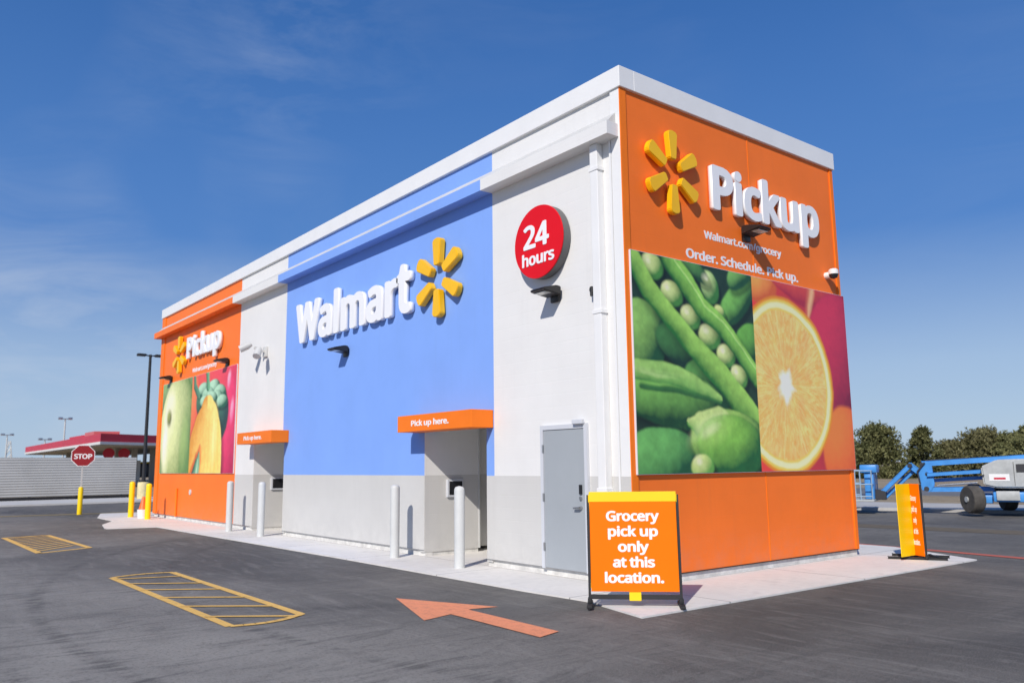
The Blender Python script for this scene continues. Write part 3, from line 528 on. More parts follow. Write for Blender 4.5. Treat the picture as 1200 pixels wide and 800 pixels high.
wordmark('white raised word Pickup on the right orange end wall over the peas mural', 'sign', 'Pickup', (0, 1.99, 5.80), (0, 1, 0), (1, 0, 0), 3.12, .88, .08, .005)
burst('amber six ray starburst at upper left of the orange end wall over the peas mural', (0, 1.02, 6.16), (0, 1, 0), (1, 0, 0), .64, .68, .10)

dt = thing('round_sign', 'round red sign reading 24 hours on white wall above the grey door', 'sign', (-1.74, 0, 5.27))
MB().lathe([(.60, .02), (.60, .16)], (0, 0, 0), 48, (0, -1, 0)).build('disc_return', M['redrim'], dt, 30)
MB().lathe([(.59, .161), (.605, .17), (.60, .185), (.0, .19)], (0, 0, 0), 48, (0, -1, 0)).build('disc_face', M['red'], dt, 30)
flat_text(dt, [('24', (-.36, -.19, -.07), .64, .47), ('hours', (-.40, -.19, -.36), .80, .245)], (1, 0, 0), (0, -1, 0), M['letter'], .006)

# wall lamps
def wall_lamp(label, loc, rz):
    t = thing('wall_lamp', label, 'lamp', loc, rz, 'black wall lamps on the store')
    MB().box(-.10, .10, -.05, 0, -.12, .10, .012).build('back_plate', M['lampblack'], t, 30)
    MB().prism([(-.17, -.05, -.03), (-.17, -.05, .11), (-.17, -.14, .12), (-.17, -.40, .06), (-.17, -.42, .03), (-.17, -.40, .015)], (.34, 0, 0), .012).build('lamp_head', M['lampblack'], t, 30)
    MB().box(-.13, .13, -.37, -.12, -.008, .0).build('lamp_lens', M['lens'], t)
    return t
wall_lamp('black wall lamp directly below the red 24 hours disc', (-1.52, 0, 4.37), 0)
wall_lamp('black wall lamp below the large store name on the blue wall', (-8.75, 0, 4.30), 0)
wall_lamp('black wall lamp over the left corner of the apple mural', (-22.35, 0, 4.88), 0)
wall_lamp('black wall lamp over the right corner of the squash in the mural', (-16.55, 0, 4.88), 0)
wall_lamp('black wall lamp under the Pickup lettering on the orange end wall', (0, 2.93, 5.50), R(90))
# security cameras
sc = thing('security_camera', 'small white dome camera at the right edge of the orange end wall', 'camera', (0, 5.38, 5.13))
MB().lathe([(.06, 0), (.06, .10), (.05, .12)], (0, 0, 0), 16, (1, 0, 0)).build('mount', M['white_trim'], sc, 30)
MB().lathe([(.0, -.09), (.06, -.07), (.085, -.02), (.085, .02), (.05, .05), (0, .055)], (.16, .0, 0), 16).build('dome', M['dark'], sc, 40)
MB().lathe([(.09, 0), (.09, .07), (.06, .10), (0, .11)], (.16, 0, .0), 16).build('housing', M['white_trim'], sc, 40)
sc = thing('security_camera', 'pale double headed camera bracket on the white wall left of the blue panel', 'camera', (-13.55, 0, 4.85))
MB().box(-.12, .12, -.06, 0, -.14, .14, .01).beam((0, -.05, 0), (0, -.35, .1), .06, .06).build('bracket', M['flash'], sc, 30)
MB().lathe([(.06, 0), (.10, .12), (.10, .34)], (-.2, -.35, .22), 16, (-.3, -.6, -.35)).build('camera_head', M['flash'], sc, 30)
MB().lathe([(.06, 0), (.10, .12), (.10, .34)], (.25, -.3, .05), 16, (.5, -.4, -.7)).build('camera_head', M['flash'], sc, 30)

# ------------------------------------------------------------------ printed murals (flat printed boards)
def srgb(c): 
    c = np.asarray(c, float)/255; return np.where(c <= .04045, c/12.92, ((c+.055)/1.055)**2.4)
class Print:
    """a printed photograph as colours on a fine grid, drawn in unit coordinates (u right, v down)"""
    def __init__(s, w, h, aspect):
        s.w, s.h, s.asp = w, h, aspect
        u, v = np.meshgrid(np.linspace(0, 1, w), np.linspace(0, 1, h)); s.u, s.v = u*aspect, v; s.u0, s.v0 = s.u, s.v
        s.c = np.zeros((h, w, 3)); s.rng = np.random.default_rng(3)
        s.nz = s.fbm(5)
        s.wu = .020*(s.fbm(7, 4)-.5); s.wv = .020*(s.fbm(7, 4)-.5); s.fine = s.fbm(34, 3)
        s.u = s.u+s.wu; s.v = s.v+s.wv
    def fbm(s, cells, octs=5, sx=1.0):
        out = np.zeros((s.h, s.w)); amp = 1; tot = 0
        for o in range(octs):
            n = cells*2**o; gx = max(2, int(n*s.asp*sx)); g = s.rng.random((n+2, gx+2))
            x = s.u0/s.asp*gx; y = s.v0*n; xi = x.astype(int); yi = y.astype(int); fx = x-xi; fy = y-yi
            fx = fx*fx*(3-2*fx); fy = fy*fy*(3-2*fy)
            out += amp*((g[yi, xi]*(1-fx)+g[yi, xi+1]*fx)*(1-fy)+(g[yi+1, xi]*(1-fx)+g[yi+1, xi+1]*fx)*fy); tot += amp; amp *= .55
        return out/tot
    def put(s, mask, col):
        m = np.clip(mask, 0, 1)[..., None]; s.c = s.c*(1-m)+np.asarray(col)*m
    def soft(s, d, e=.006): return np.clip(.5-d/(2*e), 0, 1)
    def ball(s, x, y, a, b, ang, hi, lo, clip=None, e=.006, power=1.0, lx=-.45, ly=-.6, tex=.12, shade=0.0):
        ca, sa = math.cos(R(ang)), math.sin(R(ang))
        if shade:                                   # printed photograph: the dark gap below each vegetable
            dx, dy = s.u-x-.018, s.v-y-.028
            r = np.hypot((dx*ca+dy*sa)/(a*1.04), (-dx*sa+dy*ca)/(b*1.04))
            k = shade*np.clip((1.12-r)/.24, 0, 1)*(1 if clip is None else clip); s.c = s.c*(1-k[..., None])
        dx, dy = s.u-x, s.v-y
        p = (dx*ca+dy*sa)/a; q = (-dx*sa+dy*ca)/b; r = np.sqrt(p*p+q*q)+1e-6
        m = s.soft((r-1)*min(a, b), e)
        zz = np.sqrt(np.clip(1-r*r, 0, 1)); nx = p*ca-q*sa; ny = p*sa+q*ca
        li = np.clip(nx*lx+ny*ly+zz*.66, 0, 1)**power
        t = np.clip(li*1.12-.06+tex*(s.nz-.5)*2+.22*(s.fine-.5), 0, 1)[..., None]
        col = srgb(lo)*(1-t)+srgb(hi)*t
        if clip is not None: m = m*clip
        s.put(m, col); return m
    def tube(s, pts, w, hi, lo, clip=None, e=.006, shade=0.0):
        if shade:
            c0 = s.c.copy(); s.tube([(x+.016, y+.026) for x, y in pts], [k*1.08 for k in w], (0, 0, 0), (0, 0, 0), clip, .03); s.c = c0*(1-shade)+s.c*shade
        best = np.full((s.h, s.w), 9.0); side = np.zeros_like(best); n = len(pts)-1; ww = np.full_like(best, 1.0)
        for i in range(n):
            (x0, y0), (x1, y1) = pts[i], pts[i+1]; dx, dy = x1-x0, y1-y0; l2 = dx*dx+dy*dy
            t = np.clip(((s.u-x0)*dx+(s.v-y0)*dy)/l2, 0, 1); px, py = s.u-x0-t*dx, s.v-y0-t*dy
            wi = w[i]+(w[i+1]-w[i])*t; d = np.hypot(px, py)/wi
            k = d < best; best = np.where(k, d, best); ww = np.where(k, wi, ww)
            side = np.where(k, np.sign(dx*py-dy*px)*d, side)
        m = s.soft((best-1)*ww, e)
        t = np.clip(.62-.5*side-.30*np.abs(side)**3+.30*(s.nz-.5)+.30*(s.fine-.5), 0, 1)[..., None]
        col = srgb(lo)*(1-t)+srgb(hi)*t
        if clip is not None: m = m*clip
        s.put(m, col)
    def mesh(s, name, f, mat, parent):
        """f(u01, v01) -> 3D position"""
        pos = f(s.u0/s.asp, s.v0).reshape(-1, 3)
        idx = np.arange(s.w*s.h).reshape(s.h, s.w)
        q = np.stack([idx[:-1, :-1], idx[1:, :-1], idx[1:, 1:], idx[:-1, 1:]], -1).reshape(-1, 4)
        me = bpy.data.meshes.new(name)
        me.vertices.add(len(pos)); me.vertices.foreach_set('co', pos.astype(np.float32).ravel())
        me.loops.add(q.size); me.loops.foreach_set('vertex_index', q.ravel().astype(np.int32))
        me.polygons.add(len(q)); me.polygons.foreach_set('loop_start', np.arange(0, q.size, 4, dtype=np.int32))
        me.polygons.foreach_set('loop_total', np.full(len(q), 4, dtype=np.int32))
        me.update(calc_edges=True)
        ca = me.color_attributes.new('print', 'FLOAT_COLOR', 'POINT')
        ca.data.foreach_set('color', np.concatenate([np.clip(s.c*np.array((1.16, 1.10, 1.04)), 0, .90), np.ones((s.h, s.w, 1))], -1).astype(np.float32).ravel())
        me.materials.append(mat)
        return link(bpy.data.objects.new(name, me), parent)
m_, nt_, b_ = new_mat('printed vinyl')
at_ = N(nt_, 'ShaderNodeAttribute', attribute_name='print')
nt_.links.new(at_.outputs['Color'], b_.inputs['Base Color']); b_.inputs['Roughness'].default_value = .45
M['print'] = m_
M['boardedge'] = paint('board edge', (.72, .74, .80), .5)

def paint_peas():
    p = Print(420, 240, 1.80)
    # left half in crop pixels of the mural: x 45..435 -> u 0...9 ; y 40..735 -> v (sheared print undone)
    def Q(x, y):
        u = (x-45)/390.0*.9 if x <= 435 else .9+(x-435)/295.0*.9
        xx = min(max(x, 45), 730); top = 38+(xx-45)*.205; bot = 738-(xx-45)*.012
        return u, (y-top)/(bot-top)
    p.put(np.ones((p.h, p.w)), srgb((32, 58, 44))*(.6+.8*p.nz[..., None]))
    L_ = (p.u0 < .9).astype(float)
    def B(x, y, a, b, ang, hi, lo, **k): 
        u, v = Q(x, y); p.ball(u, v, a/433.0, b/660.0, ang, hi, lo, L_, **dict(dict(shade=.55), **k))
    B(60, 330, 75, 130, 15, (150, 205, 105), (30, 80, 50))
    B(180, 345, 75, 60, 20, (70, 130, 70), (20, 52, 40))
    B(250, 440, 60, 60, 0, (95, 160, 80), (30, 70, 45))
    B(375, 205, 85, 55, -40, (120, 190, 90), (28, 75, 45))
    B(395, 110, 55, 45, -35, (130, 195, 100), (30, 80, 50))
    B(415, 340, 60, 70, -30, (105, 175, 75), (25, 75, 40))
    B(285, 155, 30, 58, -22, (195, 225, 150), (60, 125, 60))
    B(235, 90, 60, 30, 30, (90, 150, 80), (30, 70, 45))
    for x, y, r in ((105, 90, 34), (162, 178, 34), (218, 250, 33), (278, 312, 36), (330, 375, 32), (372, 440, 32), (315, 235, 18)):
        B(x, y, r, r*1.18, 10, (215, 232, 150), (70, 135, 62), tex=.25)
    p.tube([Q(155, 60), Q(205, 135), Q(250, 215), Q(310, 270), Q(370, 350), Q(440, 450)], [.055, .062, .05, .05, .045, .05], (150, 215, 95), (38, 105, 45), L_, shade=.6)
    p.tube([Q(172, 70), Q(222, 140), Q(265, 215), Q(322, 268), Q(385, 350), Q(440, 430)], [.008]*6, (190, 235, 135), (110, 185, 80), L_)
    p.tube([Q(50, 70), Q(90, 160), Q(150, 250), Q(235, 355), Q(300, 430), Q(360, 505), Q(435, 580)], [.05, .055, .055, .06, .07, .075, .05], (160, 215, 100), (40, 112, 48), L_, shade=.65)
    # lower pods
    B(150, 500, 185, 95, 8, (125, 190, 90), (25, 70, 42))
    p.tube([Q(50, 420), Q(130, 425), Q(220, 460), Q(300, 510)], [.045, .05, .045, .02], (165, 215, 115), (70, 135, 65), L_)
    p.tube([Q(60, 470), Q(150, 480), Q(240, 500), Q(300, 520)], [.012, .014, .012, .006], (60, 120, 60), (35, 85, 48), L_)
    B(110, 690, 125, 92, 0, (110, 185, 100), (28, 85, 55))
    B(335, 648, 135, 108, 5, (165, 215, 105), (28, 90, 50))
    p.tube([Q(200, 580), Q(240, 590), Q(290, 600)], [.022, .07, .11], (205, 230, 145), (95, 165, 75), L_)
    B(335, 655, 115, 100, 5, (140, 205, 85), (30, 95, 50), tex=.2)
    B(236, 718, 36, 40, 0, (215, 235, 145), (95, 160, 75))
    for x, y, r in ((95, 78, 10), (152, 165, 11), (208, 238, 11), (268, 298, 12), (322, 362, 10), (364, 428, 10), (277, 130, 9), (228, 705, 12)):
        B(x, y, r, r*1.1, 20, (245, 250, 215), (200, 222, 150), shade=0, e=.022)
    B(270, 610, 42, 26, -20, (225, 242, 180), (165, 210, 110), shade=0, e=.05)
    B(120, 440, 70, 9, 5, (185, 222, 140), (130, 190, 95), shade=0, e=.02)
    gr = .78+.44*p.fbm(26, 4); p.c = np.where(L_[..., None] > 0, p.c*gr[..., None], p.c)
    # ---- right half: citrus
    Rr = 1-L_
    t = np.clip((p.u-.9)/.9, 0, 1)
    bg = srgb((222, 70, 68))*(1-t[..., None])+srgb((150, 36, 72))*t[..., None]
    bg = bg*np.array((1.05, 1.0, .9)); p.put(Rr, bg*(.8+.4*p.fbm(3, 4)[..., None]))
    def Bo(x, y, a, b, ang, hi, lo, **k):
        u, v = Q(x, y); p.ball(u, v, a/328.0, b/620.0, ang, hi, lo, Rr, **k)
    Bo(460, 150, 48, 60, 0, (245, 165, 80), (205, 95, 50))
    Bo(600, 150, 120, 70, 10, (225, 85, 70), (165, 40, 65))
    p.tube([Q(618, 165), Q(606, 215), Q(600, 260)], [.03, .022, .008], (240, 200, 150), (215, 130, 95), Rr, e=.02)
    Bo(690, 400, 110, 260, 12, (205, 50, 85), (120, 22, 62), e=.01)
    Bo(700, 680, 75, 165, 0, (240, 130, 60), (205, 70, 45), e=.01)
    cx, cy = Q(520, 465); ax, ay = 150/328.0, 292/620.0
    dx, dy = (p.u-cx)/ax, (p.v-cy)/ay; r = np.hypot(dx, dy); th = np.arctan2(dy, dx)
    for rad, col in ((1.0, (222, 140, 40)), (.965, (250, 205, 90)), (.93, (253, 238, 185)), (.865, (250, 205, 95))):
        p.put(p.soft((r-rad)*ax, .006)*Rr, srgb(col))
    # pulp: radial streaks in segments
    seg = np.abs(((th/(2*math.pi)*11) % 1)-.5)*2
    kk = p.rng.random(400); a_i = ((th+math.pi)/(2*math.pi)*210).astype(int); r_i = (r*15+kk[a_i % 400]*3).astype(int)
    cell = p.rng.random((400, 40))[a_i % 400, r_i % 40]*.6+.4*p.fine
    pulp = srgb((238, 174, 84))*(1-cell[..., None])+srgb((252, 216, 140))*cell[..., None]
    pulp = pulp*(.75+.5*p.fbm(14, 3)[..., None])
    p.put(p.soft((r-.84)*ax, .006)*Rr, pulp)
    p.put(np.clip((seg-.93)*14, 0, 1)*(r < .84)*(r > .1)*.7*Rr, srgb((250, 222, 150)))
    st = np.hypot(dx*1.25, dy*.95)*(1+.10*np.cos(th*9+1)+.16*np.cos(th*5+2)+.5*(p.fbm(22, 3)-.5))
    p.put(p.soft((st-.165)*ax, .02)*Rr, srgb((252, 244, 226)))
    return p

def paint_apple():
    p = Print(300, 240, 2.2)
    def Q(x, y):
        u = (x-45)/450.0*2.2; xx = x-45; top = 262-xx*.245; bot = 778
        return u, (y-top)/(bot-top)
    full = np.ones((p.h, p.w)); Ls = (p.u0 < (248-45)/450*2.2).astype(float); Rs = 1-Ls
    p.put(full, srgb((120, 155, 95))*(.75+.5*p.nz[..., None]))
    def B(x, y, a, b, ang, hi, lo, clip, **k):
        u, v = Q(x, y); p.ball(u, v, a/450.0*2.2, b/530.0, ang, hi, lo, clip, **k)
    B(70, 330, 60, 130, 0, (140, 175, 110), (70, 105, 65), Ls)
    B(165, 540, 125, 330, 0, (222, 232, 165), (88, 125, 55), Ls, lx=-.6, ly=-.3, shade=.4, tex=.05)
    B(110, 480, 48, 190, 0, (238, 240, 205), (215, 226, 160), Ls, e=.06)
    B(80, 640, 22, 150, 0, (244, 246, 225), (224, 232, 185), Ls, e=.05)
    B(100, 458, 16, 46, 0, (150, 160, 80), (95, 100, 45), Ls, e=.03)
    B(215, 640, 32, 190, 0, (150, 180, 105), (95, 135, 75), Ls, e=.06)
    t = np.clip((p.u-1.0)/1.2, 0, 1)[..., None]
    p.put(Rs, (srgb((238, 90, 70))*(1-t)+srgb((208, 52, 88))*t)*(.8+.4*p.fbm(3, 4)[..., None]))
    B(265, 420, 35, 200, 0, (245, 130, 75), (225, 75, 60), Rs, e=.03)
    B(470, 560, 48, 300, 0, (232, 60, 110), (175, 28, 80), Rs, e=.03)
    B(458, 240, 9, 45, 10, (250, 170, 195), (240, 110, 150), Rs, e=.015)
    B(478, 420, 9, 60, 10, (248, 160, 190), (240, 100, 150), Rs, e=.015)
    B(415, 430, 45, 140, 0, (65, 115, 95), (35, 62, 60), Rs, e=.012)
    B(300, 370, 22, 70, 0, (70, 120, 90), (35, 65, 55), Rs, e=.012)
    for x, y, a in ((320, 290, 34), (375, 280, 36), (410, 310, 34), (345, 320, 34), (390, 350, 40), (360, 350, 38), (425, 360, 30), (330, 360, 30)):
        B(x, y, a, a*1.2, 0, (175, 220, 190), (28, 88, 62), Rs, tex=.2, shade=.5)
    p.tube([Q(338, 190), Q(342, 235), Q(345, 270)], [.05, .04, .05], (120, 185, 140), (45, 105, 70), Rs)
    p.tube([Q(262, 205), Q(266, 270), Q(290, 330)], [.03, .04, .04], (95, 150, 120), (40, 85, 65), Rs)
    p.tube([Q(348, 440), Q(352, 520), Q(344, 620), Q(336, 700), Q(330, 800)], [.20, .30, .42, .475, .50], (252, 224, 125), (215, 150, 50), Rs, shade=.5)
    p.tube([Q(312, 630), Q(300, 710), Q(286, 800)], [.03, .10, .15], (235, 140, 60), (200, 90, 40), Rs, e=.02)
    p.tube([Q(306, 665), Q(298, 730), Q(288, 800)], [.02, .075, .11], (130, 190, 150), (30, 75, 62), Rs, e=.012)
    p.tube([Q(300, 700), Q(292, 800)], [.012, .03], (190, 222, 190), (120, 175, 140), Rs, e=.02)
    B(392, 640, 20, 170, 0, (253, 232, 150), (244, 205, 105), Rs, e=.05)
    p.c = p.c*(.92+.16*p.fbm(24, 4))[..., None]
    for k in range(6): p.tube([Q(325+k*17, 470), Q(322+k*19, 760)], [.004, .006], (232, 180, 75), (225, 165, 65), Rs*.4, e=.012)
    return p

mu = thing('mural_board', 'flat printed board of pea pods and a cut orange on the orange end wall', 'mural', (0, 2.94, 3.15))
Y0, Y1, Z0, Z1 = .05, 5.86, 1.545, 4.79
MB().box(.022, .055, Y0-2.94, Y1-2.94, Z0-3.15, Z1-3.15).build('board', M['boardedge'], mu, 0)
paint_peas().mesh('print', lambda u, v: np.stack([np.full_like(u, .058), (Y0+.008+(Y1-Y0-.016)*u)-2.94, (Z1-.006-(Z1-Z0-.012)*v)-3.15], -1), M['print'], mu)
mu = thing('mural_board', 'flat printed board of a green apple and yellow squash on the left orange wall', 'mural', (-19.35, 0, 3.1))
X0, X1, Z2, Z3 = -23.2, -15.68, 1.555, 4.74
MB().box(X0+19.35, X1+19.35, -.035, -.002, Z2-3.1, Z3-3.1).build('board', M['boardedge'], mu, 0)
paint_apple().mesh('print', lambda u, v: np.stack([(X0+.01+(X1-X0-.02)*u)+19.35, np.full_like(u, -.038), (Z3-.006-(Z3-Z2-.012)*v)-3.1], -1), M['print'], mu)

# ------------------------------------------------------------------ bollards
def bollard(label, x, y, z, h, r, mat, group, tilt=0):
    t = MB().lathe([(r, 0), (r, h-r*.85), (r*.93, h-r*.5), (r*.72, h-r*.2), (r*.4, h-.01), (0, h)], (0, 0, 0), 20).build('bollard', mat, None, 50)
    t.location = (x, y, z); t.rotation_euler = (0, tilt, random.random())
    return tag(t, label, 'bollard', group)
for x, lab in ((-3.5, 'grey bollard at the right side of the near pickup bay'), (-5.63, 'grey bollard at the left side of the near pickup bay'), (-12.22, 'grey bollard at the right side of the far pickup bay'), (-14.47, 'grey bollard at the left side of the far bay, by the orange wall')):
    bollard(lab, x, -.52, .02, 1.345, .088, M['bollgrey'], 'grey bollards before the pickup bays')
bollard('yellow bollard nearest the left orange corner of the store', -22.0, -.66, .02, 1.21, .095, M['bollyel'], 'yellow bollards past the store corner')
bollard('yellow bollard a step left of the store corner, second from the orange wall', -23.86, -.75, .02, 1.26, .095, M['bollyel'], 'yellow bollards past the store corner')

# stop sign on a post with a yellow sleeve
st = thing('stop_sign', 'red octagonal stop sign on a post in a yellow sleeve, before grey fence', 'road sign', (-27.68, -1.69, 0))
MB().lathe([(.09, 0), (.09, 1.0), (.07, 1.05), (0, 1.06)], (0, 0, .0), 16).build('post_sleeve', M['bollyel'], st, 40)
MB().box(-.025, .025, -.025, .025, 1.0, 2.64).build('post', M['flash'], st)
fdir = Vector((35.7, -6.8, 0)).normalized(); sdir = Vector((6.8, 35.7, 0)).normalized()
def octo(r, d0, d1, mat, name, par):
    pts = [fdir*d0+sdir*(r*math.cos(R(22.5+45*k)))+Vector((0, 0, 2.26+r*math.sin(R(22.5+45*k)))) for k in range(8)]
    return MB().prism(pts, fdir*(d1-d0)).build(name, mat, par, 0)
M['stopred'] = paint('stop sign red', (.30, .010, .016), .5)
octo(.445, .03, .036, M['letter'], 'sign_border', st)
octo(.42, .0362, .040, M['stopred'], 'sign_face', st)
flat_text(st, [('STOP', fdir*.0405+sdir*-.315+Vector((0, 0, 2.145)), .63, .23)], sdir, fdir, M['letter'], .003)

# traffic cone behind the bollard
cn = thing('traffic_cone', 'small orange cone standing on a white bucket beside the yellow bollard', 'cone', (-22.85, -.60, .02))
M['coneor'] = paint('cone orange', (.85, .16, .03), .5)
MB().lathe([(.16, 0), (.19, .28), (.195, .3), (.17, .3)], (0, 0, 0), 18).build('bucket', M['white_trim'], cn, 40)
MB().lathe([(.15, .30), (.14, .33), (.045, .72), (.03, .74)], (0, 0, 0), 18).build('cone', M['coneor'], cn, 40)

# ------------------------------------------------------------------ sandwich signs
TXT = ['Grocery', 'pick up', 'only', 'at this', 'location.']
WID = [.635, .60, .37, .50, .70]
s1 = thing('sandwich_sign', 'orange portable sign facing the camera, yellow strip on top, at the slab corner', 'sign', (1.03, -1.11, .02), R(45))
lean = R(-4)
Mx = Matrix.Rotation(lean, 4, 'X')
def lean_build(mb, name, mat, par, smooth=0, rot=None):
    bmesh.ops.rotate(mb.bm, verts=mb.bm.verts, cent=(0, 0, .12), matrix=(rot or Matrix.Rotation(lean, 3, 'X')))
    return mb.build(name, mat, par, smooth)
lean_build(MB().box(-.52, .52, -.03, -.018, .175, 1.33, .003), 'board', M['signor'], s1)
lean_build(MB().box(-.525, .525, -.033, -.014, 1.225, 1.345, .003), 'top_strip', M['signyel'], s1)
lean_build(MB().box(-.07, .07, -.016, -.008, .07, .3, .002), 'bottom_tab', M['signyel'], s1)
lean_build(MB().box(-.535, .535, .16, .172, .175, 1.30, .003), 'board', M['signyel'], s1, 0, Matrix.Rotation(R(5), 3, 'X'))
fr = lean_build(MB().box(-.555, -.525, -.012, .018, .02, 1.31).box(.525, .555, -.012, .018, .02, 1.31).box(-.525, .525, -.010, .012, .085, .14), 'frame', M['black'], s1)
for sx in (-.54, .54):
    MB().box(sx-.032, sx+.032, -.20, .26, .0, .04, .01).box(sx-.024, sx+.024, -.05, .08, .04, .10, .008).build('foot', M['rubber'], s1, 30)
tl = []
for i, (w, wd) in enumerate(zip(TXT, WID)): tl.append((w, (-wd/2-.005, -.0305, 1.0-.180*i), wd, .142))
ft = flat_text(s1, tl, (1, 0, 0), (0, -1, 0), M['letter'], .002, font=HEAVY)
ft.data.transform(Matrix.Translation((0, 0, .12)) @ Mx @ Matrix.Translation((0, 0, -.12)))

# second sign, turned so that its two leaves show edge-on
s2 = thing('sandwich_sign', 'narrow folding sign seen nearly edge on, yellow leaf and orange leaf, far slab end', 'sign', (.93, 6.0, .02))
view = Vector((.46, -.89, 0)).normalized(); lat = Vector((.89, .46, 0)).normalized()   # toward the camera / to its right
fold = Vector((0.06, 0, 0))
def leaf(lateral, depth, name, mat):
    a = lat*.02; b = a+lat*lateral+view*depth
    n = (b-a).cross(Vector((0, 0, 1))).normalized()*.012
    sh = lat*-.01
    lo, hi = .06, 1.28
    return MB().prism([a+n*0+Vector((0, 0, lo)), b+Vector((0, 0, lo)), b+sh+Vector((0, 0, hi)), a+sh+Vector((0, 0, hi))], n).build(name, mat, s2, 0), a, b
leaf(-.22, .42, 'yellow_leaf', M['signyel'])
o_, a_, b__ = leaf(.14, .20, 'orange_leaf', M['signor'])
tl = []
dr_ = (b__-a_).normalized(); nn = Vector((0, 0, 1)).cross(dr_).normalized()
if nn.dot(view) < 0: nn = -nn
for i, (w, wd) in enumerate(zip(TXT, WID)):
    zz = .99-.187*i
    k = wd/.70*.16
    tl.append((w, a_+dr_*(.085-k/2)+lat*(-.01*(zz-.06)/1.22)+nn*.014+Vector((0, 0, zz)), k, .11))
flat_text(s2, tl, dr_, nn, M['letter'], .002)
MB().rod(b__+lat*.02+Vector((0, 0, .02)), b__+lat*.01+Vector((0, 0, 1.27)), .018).rod(b__+lat*.02+lat*.0+view*.0+Vector((0, 0, .02)), b__+lat*.02+Vector((0, 0, .06)), .03).build('post', M['black'], s2, 40)
MB().beam(view*.16-lat*.42+Vector((0, 0, .02)), view*.16+lat*.50+Vector((0, 0, .02)), .05, .04, .008).beam(view*-.35-lat*.35+Vector((0, 0, .02)), view*-.25+lat*.55+Vector((0, 0, .02)), .05, .04, .008).beam(view*-.3+lat*.25+Vector((0, 0, .03)), view*.16+lat*.40+Vector((0, 0, .03)), .04, .04, .008).build('base_frame', M['rubber'], s2, 30)

# ------------------------------------------------------------------ far left: fence, fuel station, lamps
M['fence'] = paint('galvanised corrugated fence', (.43, .43, .42), .6, .10, .5)
fe = thing('metal_fence', 'long pale grey corrugated metal fence across the far side of the lot', 'fence', (-46.8, 0, .0))
b = MB()
yA, yB = -40.0, 4.9
ncor = 15; zt = 2.45; prof = []
for i in range(ncor*4+1):
    z = .22+(zt-.22)*i/(ncor*4); prof.append((.013*math.sin(i*math.pi/2), z))
bm = b.bm; ra = [bm.verts.new((dx, yA, z)) for dx, z in prof]; rb = [bm.verts.new((dx+.3, yB, z)) for dx, z in prof]
rc = [bm.verts.new((dx-.02, yA, z)) for dx, z in prof]; rd = [bm.verts.new((dx+.28, yB, z)) for dx, z in prof]
for i in range(len(prof)-1):
    bm.faces.new((ra[i], rb[i], rb[i+1], ra[i+1])); bm.faces.new((rc[i+1], rd[i+1], rd[i], rc[i]))
bm.faces.new((ra[-1], rb[-1], rd[-1], rc[-1]))
b.build('fence_sheet', M['fence'], fe, 0)
yy = yA
while yy < yB:
    t_ = (yy-yA)/(yB-yA)
    MB().box(-.16+.3*t_, -.07+.3*t_, yy, yy+.09, 0, zt+.02).build('fence_post', M['fence'], fe, 0); yy += 2.45
MB().prism([(-.05, yA, .0), (.06, yA, .0), (.06, yA, .2), (-.05, yA, .2)], (.3, yB-yA, 0)).build('base_rail', M['black'], fe, 0)

# lamp post with two heads on a pale base
lp = thing('lamp_post', 'tall black two headed lamp post beside the left corner of the store', 'street lamp', (-41.5, 4.1, 0))
M['basepale'] = paint('pale post base', (.70, .60, .32), .8, .2, 6)
MB().lathe([(.30, 0), (.30, .95), (.26, 1.0)], (0, 0, 0), 20).build('base', M['basepale'], lp, 40)
MB().rod((0, 0, .95), (0, 0, 8.25), .11, .075).build('pole', M['black'], lp, 40)
for sg in (-1, 1):
    MB().beam((0, 0, 8.17), (0, sg*.30, 8.20), .07, .07).box(-.17, .17, min(sg*.25, sg*.72), max(sg*.25, sg*.72), 8.13, 8.27, .03).build('lamp_head', M['black'], lp, 30)

# fuel station canopy
M['fred'] = paint('canopy red', (.56, .014, .045), .45, .08, .5)
M['fredlit'] = paint('canopy red sunlit tone', (.58, .12, .12), .4, .1, .5)  # canopy red again, with sunlight put into the colour
M['fwhite'] = paint('canopy white', (.74, .74, .72), .5)
M['funder'] = paint('canopy soffit', (.34, .33, .30), .7)
fs = thing('fuel_station', 'red and white fuel station canopy on columns behind the grey fence', 'fuel station', (-80, 10, 0))
A_, B_, C_ = Vector((-75.2, 8.7, 0)), Vector((-127.8, 9.8, 0)), Vector((-84, 24, 0))
D_ = B_+(C_-A_)
def slab4(pts, z0, z1, o=(-80, 10, 0)):
    o = Vector(o); return MB().prism([p-o+Vector((0, 0, z0)) for p in pts], (0, 0, z1-z0))
def grow(k):
    c = (A_+D_)/2; return [c+(p-c)*k for p in (A_, C_, D_, B_)]
slab4(grow(1.0), 4.30, 5.05).build('fascia', M['fred'], fs, 0)
slab4(grow(1.005), 4.05, 4.30).build('fascia_stripe', M['fwhite'], fs, 0)
slab4(grow(.99), 3.95, 4.05).build('soffit', M['funder'], fs, 0)
slab4([Vector((-82.6, 9.6, 0)), Vector((-82.2, 11.9, 0)), Vector((-87, 12, 0)), Vector((-87, 9.6, 0))], 5.05, 5.55).build('roof_box', M['fredlit'], fs, 0)
slab4([Vector((-88, 9.6, 0)), Vector((-86.5, 13.0, 0)), Vector((-95, 13.2, 0)), Vector((-95, 9.6, 0))], 5.05, 5.35).build('roof_box', M['fred'], fs, 0)
for x, y in ((-84, 12.2), (-84.2, 13.9), (-86, 16.2), (-98, 12.4), (-112, 12.6)):
    MB().box(x+80-.25, x+80+.25, y-10-.25, y-10+.25, 0, 3.95).build('column', M['funder'], fs, 0)
MB().box(-24, -8, 4.5, 5.5, 0, 2.7).build('kiosk', M['fwhite'], fs, 0)
